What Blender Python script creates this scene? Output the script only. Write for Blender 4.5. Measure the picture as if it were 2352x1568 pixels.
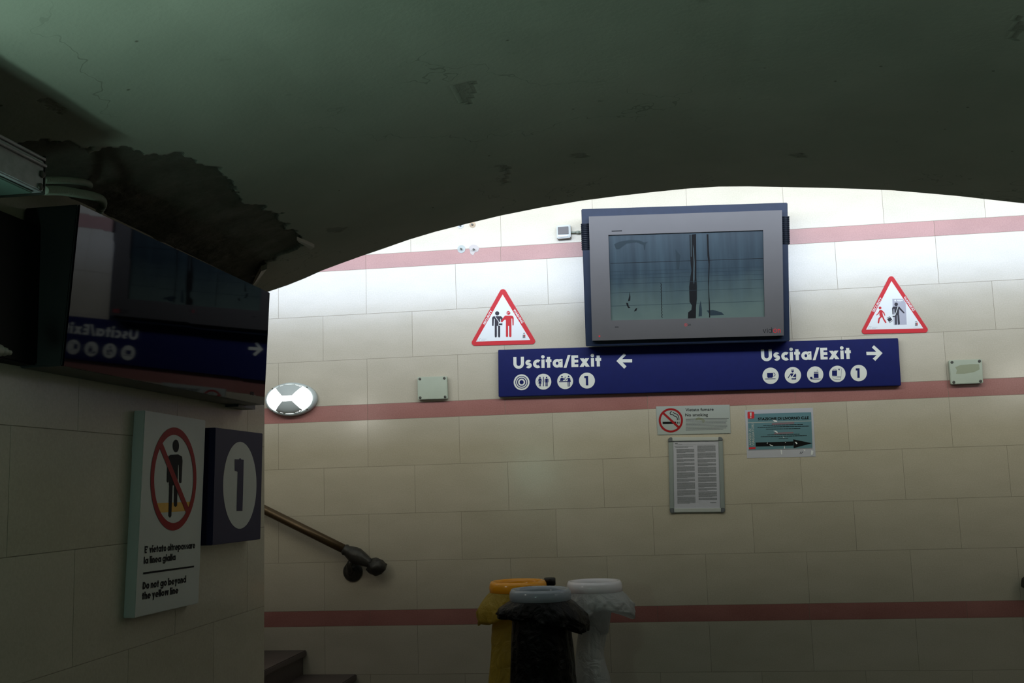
import bpy, bmesh, math, random
import numpy as np
from mathutils import Vector, Matrix, noise
from mathutils.geometry import tessellate_polygon
random.seed(7)
S = bpy.context.scene
COL = S.collection
for o in list(bpy.data.objects):
    bpy.data.objects.remove(o)

# ------------------------------------------------------------ camera, world, exposure
FPX = 2440.0
CX, CY = 1176.0, 784.0
CAMH = 1.55
D = 6.60          # distance of the tiled back wall
YC = 4.00         # where the tunnel opens into the cross passage
def _solve_rot():
    vy = Vector((1513 - CX, 1103 - CY, FPX)).normalized()      # camera: x right, y down, z forward
    vx0 = Vector((19100 + 0.0, -(1395 - CY), -FPX * 0)).normalized()
    vx0 = Vector((1.0, -0.0305, 0.0))
    vx = (vx0 - vy * vx0.dot(vy)).normalized()
    vz = vx.cross(vy)                                            # world up in camera coordinates
    if vz.y > 0: vz = -vz
    return vx, vy, vz
VX, VY, VZ = _solve_rot()
def ray(px, py):
    c = Vector((px - CX, py - CY, FPX))
    return Vector((c.dot(VX), c.dot(VY), c.dot(VZ)))
O = Vector((0, 0, CAMH))
def onY(px, py, Y=D):
    r = ray(px, py); return O + r * (Y / r.y)
def onX(px, py, X):
    r = ray(px, py); return O + r * (X / r.x)
cam_d = bpy.data.cameras.new('camera')
cam_d.sensor_width = 36.0
cam_d.lens = 36.0 * FPX / 2352.0
cam_d.clip_start = 0.05
cam = bpy.data.objects.new('camera', cam_d)
COL.objects.link(cam)
def c2w(v): return Vector((v.dot(VX), v.dot(VY), v.dot(VZ)))
right, up, back = c2w(Vector((1, 0, 0))), c2w(Vector((0, -1, 0))), c2w(Vector((0, 0, -1)))
m = Matrix((right, up, back)).transposed().to_4x4()
m.translation = O
cam.matrix_world = m
S.camera = cam
w = bpy.data.worlds.new('world'); S.world = w; w.use_nodes = True
w.node_tree.nodes['Background'].inputs[0].default_value = (0.6, 0.75, 0.8, 1)
w.node_tree.nodes['Background'].inputs[1].default_value = 0.02
S.view_settings.view_transform = 'Standard'
S.view_settings.look = 'None'
S.view_settings.gamma = 1
S.view_settings.exposure = 0.0
def area(name, loc, rot, sx, sy, power, color, spread=180):
    l = bpy.data.lights.new(name, 'AREA'); l.shape = 'RECTANGLE'; l.size = sx; l.size_y = sy
    l.energy = power; l.color = color; l.spread = math.radians(spread)
    o = bpy.data.objects.new(name, l); o.location = loc; o.rotation_euler = rot; COL.objects.link(o)
    return o
# daylight as two added area lamps behind an unseen opening, tuned to fade downwards
area('added_daylight_low', (0.3, 2.45, 3.56), (math.radians(90), 0, 0), 9.5, 0.80, 455, (0.65, 0.78, 1.0))
area('added_fill_high', (0.3, 2.45, 4.30), (math.radians(90), 0, 0), 9.5, 0.66, 140, (0.98, 0.985, 0.82))

# ------------------------------------------------------------ materials
def mat(name, col, rough=0.5, metal=0.0, spec=0.5, noise_amt=0.0, nscale=40, bump=0.0, bscale=80, coat=0.0, emit=None, estr=0):
    m = bpy.data.materials.new(name); m.use_nodes = True
    nt = m.node_tree; N = nt.nodes; L = nt.links
    b = N['Principled BSDF']
    b.inputs['Base Color'].default_value = (*col, 1)
    b.inputs['Roughness'].default_value = rough
    b.inputs['Metallic'].default_value = metal
    b.inputs['Specular IOR Level'].default_value = spec
    b.inputs['Coat Weight'].default_value = coat
    tc = N.new('ShaderNodeTexCoord')
    if noise_amt > 0:
        n = N.new('ShaderNodeTexNoise'); n.inputs['Scale'].default_value = nscale; n.inputs['Detail'].default_value = 6
        L.new(tc.outputs['Object'], n.inputs['Vector'])
        mx = N.new('ShaderNodeMix'); mx.data_type = 'RGBA'
        mx.inputs[6].default_value = (*[c * (1 - noise_amt) for c in col], 1)
        mx.inputs[7].default_value = (*[min(1, c * (1 + noise_amt)) for c in col], 1)
        L.new(n.outputs['Fac'], mx.inputs[0]); L.new(mx.outputs[2], b.inputs['Base Color'])
    if bump > 0:
        n2 = N.new('ShaderNodeTexNoise'); n2.inputs['Scale'].default_value = bscale; n2.inputs['Detail'].default_value = 8
        L.new(tc.outputs['Object'], n2.inputs['Vector'])
        bp = N.new('ShaderNodeBump'); bp.inputs['Strength'].default_value = bump; bp.inputs['Distance'].default_value = 0.01
        L.new(n2.outputs['Fac'], bp.inputs['Height']); L.new(bp.outputs[0], b.inputs['Normal'])
    if emit:
        b.inputs['Emission Color'].default_value = (*emit, 1); b.inputs['Emission Strength'].default_value = estr
    return m

def stone(name, c1, c2, rough, sp=0.5):
    """polished stone: fine speckle + soft clouding + a per-tile tint"""
    m = bpy.data.materials.new(name); m.use_nodes = True
    nt = m.node_tree; N = nt.nodes; L = nt.links; b = N['Principled BSDF']
    tc = N.new('ShaderNodeTexCoord')
    f = N.new('ShaderNodeTexNoise'); f.inputs['Scale'].default_value = 130; f.inputs['Detail'].default_value = 5; f.inputs['Roughness'].default_value = .7
    g = N.new('ShaderNodeTexNoise'); g.inputs['Scale'].default_value = 4.5; g.inputs['Detail'].default_value = 6
    mp = N.new('ShaderNodeMapping'); mp.inputs['Scale'].default_value = (1, 1, 2.2)
    L.new(tc.outputs['Object'], f.inputs['Vector']); L.new(tc.outputs['Object'], mp.inputs[0]); L.new(mp.outputs[0], g.inputs['Vector'])
    at = N.new('ShaderNodeAttribute'); at.attribute_name = 'tint'
    a1 = N.new('ShaderNodeMath'); a1.operation = 'MULTIPLY_ADD'; L.new(f.outputs['Fac'], a1.inputs[0]); a1.inputs[1].default_value = 1.3; a1.inputs[2].default_value = -0.55
    a2 = N.new('ShaderNodeMath'); a2.operation = 'MULTIPLY_ADD'; L.new(g.outputs['Fac'], a2.inputs[0]); a2.inputs[1].default_value = 0.7; L.new(a1.outputs[0], a2.inputs[2])
    a3 = N.new('ShaderNodeMath'); a3.operation = 'ADD'; L.new(a2.outputs[0], a3.inputs[0]); L.new(at.outputs['Fac'], a3.inputs[1]); a3.use_clamp = True
    mx = N.new('ShaderNodeMix'); mx.data_type = 'RGBA'; mx.inputs[6].default_value = (*c1, 1); mx.inputs[7].default_value = (*c2, 1)
    L.new(a3.outputs[0], mx.inputs[0]); L.new(mx.outputs[2], b.inputs['Base Color'])
    b.inputs['Roughness'].default_value = rough; b.inputs['Specular IOR Level'].default_value = sp
    g2 = N.new('ShaderNodeTexNoise'); g2.inputs['Scale'].default_value = 9; L.new(tc.outputs['Object'], g2.inputs['Vector'])
    bp = N.new('ShaderNodeBump'); bp.inputs['Strength'].default_value = 0.12; bp.inputs['Distance'].default_value = 0.004
    L.new(g2.outputs['Fac'], bp.inputs['Height']); L.new(bp.outputs[0], b.inputs['Normal'])
    return m
M = {}
M['tile'] = stone('cream_stone', (0.42, 0.378, 0.295), (0.56, 0.505, 0.415), 0.20, 0.5)
M['pink'] = stone('red_stone', (0.27, 0.105, 0.092), (0.44, 0.20, 0.18), 0.28, 0.4)
M['grout'] = mat('grout', (0.25, 0.22, 0.17), 0.9)
M['floor'] = mat('floor_stone', (0.06, 0.058, 0.05), 0.35, noise_amt=.3, nscale=12)
M['step'] = mat('step_stone', (0.085, 0.062, 0.058), 0.45, noise_amt=.35, nscale=90, bump=.1)
M['cap'] = mat('painted_wall', (0.20, 0.20, 0.17), 0.8)
M['navy'] = mat('navy_enamel', (0.005, 0.009, 0.090), 0.4, spec=.12, noise_amt=.12, nscale=30)
M['navy_dull'] = mat('navy_panel', (0.014, 0.014, 0.06), 0.5, spec=.2)
M['navy_side'] = mat('dark_edge', (0.006, 0.006, 0.02), 0.5)
M['offwhite'] = mat('sign_white', (0.66, 0.66, 0.60), 0.4)
M['white'] = mat('white_print', (0.72, 0.74, 0.76), 0.35)
M['panelwhite'] = mat('white_panel', (0.50, 0.52, 0.50), 0.35, noise_amt=.06, nscale=10)
M['panelgrey'] = mat('pale_grey_panel', (0.36, 0.39, 0.37), 0.35)
M['red'] = mat('signal_red', (0.56, 0.022, 0.032), 0.5, spec=.2)
M['dkred'] = mat('deep_red', (0.30, 0.009, 0.011), 0.5, spec=.15)
M['black'] = mat('black_print', (0.006, 0.006, 0.007), 0.6, spec=.1)
M['char'] = mat('charcoal_print', (0.038, 0.036, 0.05), 0.5, spec=.15)
M['yellow'] = mat('yellow_print', (0.70, 0.36, 0.02), 0.45)
M['lav'] = mat('pale_lavender', (0.38, 0.38, 0.46), 0.45)
M['faint'] = mat('faint_print', (0.34, 0.34, 0.38), 0.5)
M['finetext'] = mat('fine_print', (0.15, 0.16, 0.17), 0.5)
M['teal'] = mat('teal_print', (0.11, 0.22, 0.26), 0.28)
M['paper'] = mat('laminated_paper', (0.47, 0.47, 0.53), 0.12, spec=.6, bump=.35, bscale=14)
M['boxgreen'] = mat('grey_green_plastic', (0.38, 0.42, 0.33), 0.45, noise_amt=.1, nscale=16)
M['stain'] = mat('stain', (0.27, 0.29, 0.19), 0.6)
M['screw'] = mat('screw', (0.07, 0.07, 0.06), 0.4, metal=.7)
M['steel'] = mat('brushed_steel', (0.092, 0.086, 0.086), 0.45, metal=.4, noise_amt=.08, nscale=6, spec=.3)
M['casing'] = mat('blue_black_casing', (0.010, 0.018, 0.042), 0.4, spec=.2, noise_amt=.25, nscale=20)
M['rib'] = mat('casing_rib', (0.010, 0.013, 0.021), 0.4, spec=.3)
M['glassblack'] = mat('black_glass', (0.003, 0.003, 0.004), 0.03, spec=.15)
M['tvbody'] = mat('black_steel', (0.018, 0.022, 0.022), 0.38, spec=.35)
M['armblack'] = mat('matt_black', (.004, .005, .005), .6, spec=.1)
M['bronze'] = mat('bronze', (0.085, 0.055, 0.028), 0.36, metal=.6, noise_amt=.35, nscale=14)
M['bronze_dark'] = mat('dark_bronze', (0.05, 0.047, 0.042), 0.45, metal=.5, noise_amt=.4, nscale=40, bump=.4, bscale=30)
M['lampgrey'] = mat('lamp_grey', (0.50, 0.55, 0.55), 0.4)
M['lampglow'] = mat('lamp_glow', (0.9, 0.9, 0.9), 0.3, emit=(0.93, 1.0, 0.97), estr=5)
M['lampdim'] = mat('lamp_glow_soft', (0.9, 0.9, 0.9), 0.3, emit=(0.93, 1.0, 0.97), estr=.8)
M['conduit'] = mat('corrugated_conduit', (0.30, 0.33, 0.27), 0.5)
M['fixture'] = mat('galvanised_sheet', (0.42, 0.42, 0.45), 0.45, metal=.25, noise_amt=.3, nscale=60)
M['fixglass'] = mat('fixture_glass', (0.16, 0.24, 0.21), 0.12, spec=.6)
M['ring_y'] = mat('yellow_plastic', (0.92, 0.36, 0.010), 0.16)
M['ring_g'] = mat('grey_plastic', (0.27, 0.30, 0.35), 0.15)
M['ring_w'] = mat('white_plastic', (0.83, 0.78, 0.82), 0.16)
M['pole'] = mat('black_pole', (0.008, 0.008, 0.008), 0.4)
def bagmat(name, col, rough, trans, alpha=1.0):
    m = mat(name, col, rough, noise_amt=.15, nscale=8, bump=.6, bscale=11)
    for n_ in m.node_tree.nodes:
        if n_.type == 'BUMP': n_.inputs['Distance'].default_value = .035
        if n_.type == 'TEX_NOISE' and n_.inputs['Scale'].default_value == 11: n_.inputs['Distortion'].default_value = 1.8
    m.node_tree.nodes['Principled BSDF'].inputs['Specular IOR Level'].default_value = .35
    nt = m.node_tree; b = nt.nodes['Principled BSDF']; out = nt.nodes['Material Output']
    if trans > 0:
        t = nt.nodes.new('ShaderNodeBsdfTranslucent'); t.inputs[0].default_value = (*[min(1, c * 1.3) for c in col], 1)
        mx = nt.nodes.new('ShaderNodeMixShader'); mx.inputs[0].default_value = trans
        nt.links.new(b.outputs[0], mx.inputs[1]); nt.links.new(t.outputs[0], mx.inputs[2])
        tr = nt.nodes.new('ShaderNodeBsdfTransparent'); tr.inputs[0].default_value = (1, 1, 1, 1)
        m2 = nt.nodes.new('ShaderNodeMixShader'); m2.inputs[0].default_value = 1 - alpha
        nt.links.new(mx.outputs[0], m2.inputs[1]); nt.links.new(tr.outputs[0], m2.inputs[2])
        nt.links.new(m2.outputs[0], out.inputs[0])
    return m
M['bag_y'] = bagmat('yellow_film', (0.50, 0.36, 0.055), 0.38, 0.4, 0.9)
M['bag_k'] = bagmat('black_film', (0.002, 0.0018, 0.002), 0.3, 0); M['bag_k'].node_tree.nodes['Principled BSDF'].inputs['Specular IOR Level'].default_value = .16
M['bag_w'] = bagmat('white_film', (0.58, 0.59, 0.59), 0.35, 0.4, 0.86)

def vault_mat():
    m = bpy.data.materials.new('old_plaster'); m.use_nodes = True
    nt = m.node_tree; N = nt.nodes; L = nt.links; b = N['Principled BSDF']
    tc = N.new('ShaderNodeTexCoord')
    def nz(sc, det=6, ro=.6):
        n = N.new('ShaderNodeTexNoise'); n.inputs['Scale'].default_value = sc; n.inputs['Detail'].default_value = det; n.inputs['Roughness'].default_value = ro
        L.new(tc.outputs['Object'], n.inputs['Vector']); return n
    def ramp(src, stops):
        r = N.new('ShaderNodeValToRGB'); L.new(src, r.inputs[0])
        els = r.color_ramp.elements
        while len(els) < len(stops): els.new(0.5)
        for e, (p, c) in zip(els, stops): e.position = p; e.color = (*c, 1)
        return r.outputs[0]
    def mix(f, a, c):
        x = N.new('ShaderNodeMix'); x.data_type = 'RGBA'
        for s, v in ((0, f), (6, a), (7, c)):
            if isinstance(v, tuple): x.inputs[s].default_value = (*v, 1)
            elif isinstance(v, float): x.inputs[s].default_value = v
            else: L.new(v, x.inputs[s])
        return x.outputs[2]
    base = ramp(nz(1.6).outputs['Fac'], [(.3, (.36, .37, .31)), (.7, (.47, .47, .40))])
    # hairline cracks: cell edges warped by noise, only in some zones
    wn = nz(2.5, 4)
    va = N.new('ShaderNodeVectorMath'); va.operation = 'MULTIPLY_ADD'; L.new(wn.outputs['Color'], va.inputs[0]); va.inputs[1].default_value = (.8, .8, .8)
    L.new(tc.outputs['Object'], va.inputs[2])
    v = N.new('ShaderNodeTexVoronoi'); v.feature = 'DISTANCE_TO_EDGE'; v.inputs['Scale'].default_value = 1.5; L.new(va.outputs[0], v.inputs['Vector'])
    cr = N.new('ShaderNodeMath'); cr.operation = 'LESS_THAN'; L.new(v.outputs['Distance'], cr.inputs[0]); cr.inputs[1].default_value = 0.0035
    zone = ramp(nz(1.1, 3).outputs['Fac'], [(.5, (0, 0, 0)), (.56, (1, 1, 1))])
    cm = N.new('ShaderNodeMath'); cm.operation = 'MULTIPLY'; L.new(cr.outputs[0], cm.inputs[0]); L.new(zone, cm.inputs[1])
    cm2 = N.new('ShaderNodeMath'); cm2.operation = 'MULTIPLY'; L.new(cm.outputs[0], cm2.inputs[0]); cm2.inputs[1].default_value = .4
    c1 = mix(cm2.outputs[0], base, (.10, .10, .07))
    # small dark pits and blotches
    pv = N.new('ShaderNodeTexVoronoi'); pv.inputs['Scale'].default_value = 9; L.new(tc.outputs['Object'], pv.inputs['Vector'])
    pit = ramp(pv.outputs['Distance'], [(.025, (1, 1, 1)), (.05, (0, 0, 0))])
    c2 = mix(pit, c1, (.16, .16, .12))
    bl = ramp(nz(7, 5).outputs['Fac'], [(.66, (0, 0, 0)), (.74, (.45, .45, .45))])
    c3 = mix(bl, c2, (.24, .23, .18))
    # exposed rough coat where the finish has fallen
    at = N.new('ShaderNodeAttribute'); at.attribute_name = 'peel'
    rough_c = ramp(nz(9, 8, .7).outputs['Fac'], [(.3, (.11, .10, .08)), (.5, (.16, .15, .122)), (.72, (.22, .21, .18))])
    c4 = mix(at.outputs['Fac'], c3, rough_c)
    L.new(c4, b.inputs['Base Color']); b.inputs['Roughness'].default_value = .75
    h1 = nz(60, 6); h2 = nz(14, 9, .75)
    mh = N.new('ShaderNodeMath'); mh.operation = 'MULTIPLY'; L.new(h2.outputs['Fac'], mh.inputs[0]); L.new(at.outputs['Fac'], mh.inputs[1])
    s1 = N.new('ShaderNodeMath'); s1.operation = 'MULTIPLY'; L.new(h1.outputs['Fac'], s1.inputs[0]); s1.inputs[1].default_value = .06
    ad = N.new('ShaderNodeMath'); ad.operation = 'ADD'; L.new(mh.outputs[0], ad.inputs[0]); L.new(s1.outputs[0], ad.inputs[1])
    bp = N.new('ShaderNodeBump'); bp.inputs['Strength'].default_value = .55; bp.inputs['Distance'].default_value = .03
    L.new(ad.outputs[0], bp.inputs['Height']); L.new(bp.outputs[0], b.inputs['Normal'])
    return m
M['plaster'] = vault_mat()

def screen_mat():
    m = bpy.data.materials.new('ruined_display'); m.use_nodes = True
    nt = m.node_tree; N = nt.nodes; L = nt.links; b = N['Principled BSDF']
    tc = N.new('ShaderNodeTexCoord'); mp = N.new('ShaderNodeMapping'); mp.inputs['Scale'].default_value = (11, 1, .9)
    L.new(tc.outputs['Object'], mp.inputs[0])
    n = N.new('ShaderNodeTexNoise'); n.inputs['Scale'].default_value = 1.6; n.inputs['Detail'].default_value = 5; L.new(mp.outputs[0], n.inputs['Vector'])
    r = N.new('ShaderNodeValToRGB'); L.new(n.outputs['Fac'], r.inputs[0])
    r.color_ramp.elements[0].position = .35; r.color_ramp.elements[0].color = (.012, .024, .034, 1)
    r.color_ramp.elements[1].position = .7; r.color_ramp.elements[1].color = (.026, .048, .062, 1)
    # reflected gradient painted in: base colour paler and greener towards the foot
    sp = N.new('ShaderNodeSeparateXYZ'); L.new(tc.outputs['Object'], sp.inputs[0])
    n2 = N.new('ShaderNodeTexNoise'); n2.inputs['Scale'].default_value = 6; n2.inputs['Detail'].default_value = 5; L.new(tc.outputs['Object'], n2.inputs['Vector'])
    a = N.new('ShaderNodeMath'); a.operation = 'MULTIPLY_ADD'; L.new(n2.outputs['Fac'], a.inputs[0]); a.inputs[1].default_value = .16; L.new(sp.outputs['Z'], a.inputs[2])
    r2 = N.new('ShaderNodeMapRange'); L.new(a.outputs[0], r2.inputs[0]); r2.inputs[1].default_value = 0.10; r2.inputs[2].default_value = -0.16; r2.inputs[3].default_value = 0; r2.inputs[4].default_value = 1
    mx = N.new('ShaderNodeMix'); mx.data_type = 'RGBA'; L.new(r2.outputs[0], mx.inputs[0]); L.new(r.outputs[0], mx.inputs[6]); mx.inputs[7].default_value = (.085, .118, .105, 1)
    L.new(mx.outputs[2], b.inputs['Base Color']); b.inputs['Roughness'].default_value = .3; b.inputs['Specular IOR Level'].default_value = .25
    return m
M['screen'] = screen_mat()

# ------------------------------------------------------------ helpers
def link(name, me, m, parent=None, smooth=False):
    o = bpy.data.objects.new(name, me); COL.objects.link(o)
    if m is not None: me.materials.append(m)
    if parent is not None:
        o.parent = parent
        wl = Vector(); q_ = parent
        while q_ is not None: wl += q_.location; q_ = q_.parent
        me.transform(Matrix.Translation(-wl))
    if smooth:
        me.polygons.foreach_set('use_smooth', [True] * len(me.polygons))
    return o
def obj(name, bm, m, parent=None, smooth=False):
    bmesh.ops.recalc_face_normals(bm, faces=bm.faces)
    me = bpy.data.meshes.new(name); bm.to_mesh(me); bm.free()
    return link(name, me, m, parent, smooth)
def thing(name, label, cat, loc, group=None):
    o = bpy.data.objects.new(name, None); COL.objects.link(o); o.location = loc; o.empty_display_size = .05
    o['label'] = label; o['category'] = cat
    if group: o['group'] = group
    return o
def tag(o, label, cat, group=None):
    o['label'] = label; o['category'] = cat
    if group: o['group'] = group
    return o
def struct(o): o['kind'] = 'structure'; return o
def plab(o, label): o['label'] = label; return o
def box(bm, x0, x1, y0, y1, z0, z1, bev=0):
    vs = [bm.verts.new(p) for p in ((x0,y0,z0),(x1,y0,z0),(x1,y1,z0),(x0,y1,z0),(x0,y0,z1),(x1,y0,z1),(x1,y1,z1),(x0,y1,z1))]
    fs = [bm.faces.new([vs[i] for i in f]) for f in ((0,3,2,1),(4,5,6,7),(0,1,5,4),(1,2,6,5),(2,3,7,6),(3,0,4,7))]
    if bev:
        es = list({e for f in fs for e in f.edges})
        bmesh.ops.bevel(bm, geom=es, offset=bev, segments=2, affect='EDGES')
def hexa(bm, front, backq, bev=0):
    a = [bm.verts.new(p) for p in front]; b = [bm.verts.new(p) for p in backq]
    n = len(a)
    fs = [bm.faces.new(a), bm.faces.new(b[::-1])]
    for i in range(n):
        fs.append(bm.faces.new((a[i], b[i], b[(i + 1) % n], a[(i + 1) % n])))
    bmesh.ops.recalc_face_normals(bm, faces=fs)
    if bev:
        es = list({e for f in fs for e in f.edges})
        bmesh.ops.bevel(bm, geom=es, offset=bev, segments=2, affect='EDGES')
def slabY(pxs, t, t0=0.0, bev=0):
    """plate on the back wall: outline given on its front plane"""
    bm = bmesh.new()
    f = [onY(x, y, D - t0 - t) for x, y in pxs]
    hexa(bm, f, [Vector((p.x, D - t0, p.z)) for p in f], bev); return bm
def slabX(pxs, X, t, bev=0):
    bm = bmesh.new()
    f = [onX(x, y, X) for x, y in pxs]
    hexa(bm, f, [Vector((X - t, p.y, p.z)) for p in f], bev); return bm
def cen(bmpts):
    return sum(bmpts, Vector()) / len(bmpts)
def tube(bm, pts, radii, seg=16, closed_ends=True):
    pts = [Vector(p) for p in pts]
    if not isinstance(radii, (list, tuple)): radii = [radii] * len(pts)
    t0 = (pts[1] - pts[0]).normalized()
    a = t0.orthogonal().normalized(); rings = []
    prev = t0
    for i, p in enumerate(pts):
        t = (pts[min(i + 1, len(pts) - 1)] - pts[max(i - 1, 0)]).normalized()
        q = prev.rotation_difference(t); a = q @ a; a = (a - t * a.dot(t)).normalized(); b = t.cross(a); prev = t
        rings.append([bm.verts.new(p + (a * math.cos(k * 2 * math.pi / seg) + b * math.sin(k * 2 * math.pi / seg)) * radii[i]) for k in range(seg)])
    for r0, r1 in zip(rings, rings[1:]):
        for k in range(seg):
            bm.faces.new((r0[k], r0[(k + 1) % seg], r1[(k + 1) % seg], r1[k]))
    if closed_ends:
        bm.faces.new(rings[0][::-1]); bm.faces.new(rings[-1])
def lathe(bm, prof, origin, axis=Vector((0, 0, 1)), seg=32, sx=1, sy=1):
    """prof: (radius, height) pairs"""
    axis = axis.normalized(); q = Vector((0, 0, 1)).rotation_difference(axis)
    rings = []
    for r, h in prof:
        if r < 1e-6: rings.append([bm.verts.new(origin + q @ Vector((0, 0, h)))]); continue
        rings.append([bm.verts.new(origin + q @ Vector((r * sx * math.cos(k * 2 * math.pi / seg), r * sy * math.sin(k * 2 * math.pi / seg), h))) for k in range(seg)])
    for r0, r1 in zip(rings, rings[1:]):
        for k in range(seg):
            k2 = (k + 1) % seg
            if len(r0) == 1 and len(r1) == 1: continue
            if len(r0) == 1: bm.faces.new((r0[0], r1[k], r1[k2]))
            elif len(r1) == 1: bm.faces.new((r0[k], r0[k2], r1[0]))
            else: bm.faces.new((r0[k], r0[k2], r1[k2], r1[k]))

# printing: polygons laid on a plane, 'cast' maps traced image points to that plane
class Print:
    def __init__(self, cast): self.bm = bmesh.new(); self.cast = cast
    def poly(self, pts, c=None):
        vs = [(p if isinstance(p, Vector) else self.cast(*p)) for p in pts]
        self.k = getattr(self, 'k', 0) + 1                # ink layers never coincide
        vs = [p + (O - p).normalized() * (.00004 * (self.k % 6)) for p in vs]
        bv = [self.bm.verts.new(p) for p in vs]
        if len(vs) <= 3: self.bm.faces.new(bv); return
        for t3 in tessellate_polygon([vs]):
            try: self.bm.faces.new([bv[i] for i in t3])
            except ValueError: pass
    def done(self, name, m, parent, label=None):
        me = bpy.data.meshes.new(name); self.bm.to_mesh(me); self.bm.free()
        o = link(name, me, m, parent)
        if label: o['label'] = label
        return o
    def circle(self, cx, cy, r, n=40, ry=None):
        ry = ry or r
        self.poly([(cx + r * math.cos(2*math.pi*k/n), cy + ry * math.sin(2*math.pi*k/n)) for k in range(n)])
    def ring(self, cx, cy, r, wd, a0=0, a1=360, n=40, ry=None):
        ry = ry or r
        for k in range(n):
            a, b = [math.radians(a0 + (a1 - a0) * (k + i) / n) for i in (0, 1)]
            self.poly([(cx + rr * math.cos(t), cy + rr2 * math.sin(t)) for rr, rr2, t in ((r, ry, a), (r, ry, b), (r - wd, ry - wd, b), (r - wd, ry - wd, a))])
    def line(self, pts, wd, cap=True):
        for (x0, y0), (x1, y1) in zip(pts, pts[1:]):
            l = math.hypot(x1 - x0, y1 - y0) or 1; nx, ny = -(y1 - y0) / l * wd / 2, (x1 - x0) / l * wd / 2
            self.poly([(x0 + nx, y0 + ny), (x1 + nx, y1 + ny), (x1 - nx, y1 - ny), (x0 - nx, y0 - ny)])
        if cap:
            for x, y in pts: self.circle(x, y, wd / 2, 10)
def zoomcast(x0, y0, sc, base):
    return lambda x, y: base(x0 + x / sc, y0 + y / sc)

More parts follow.
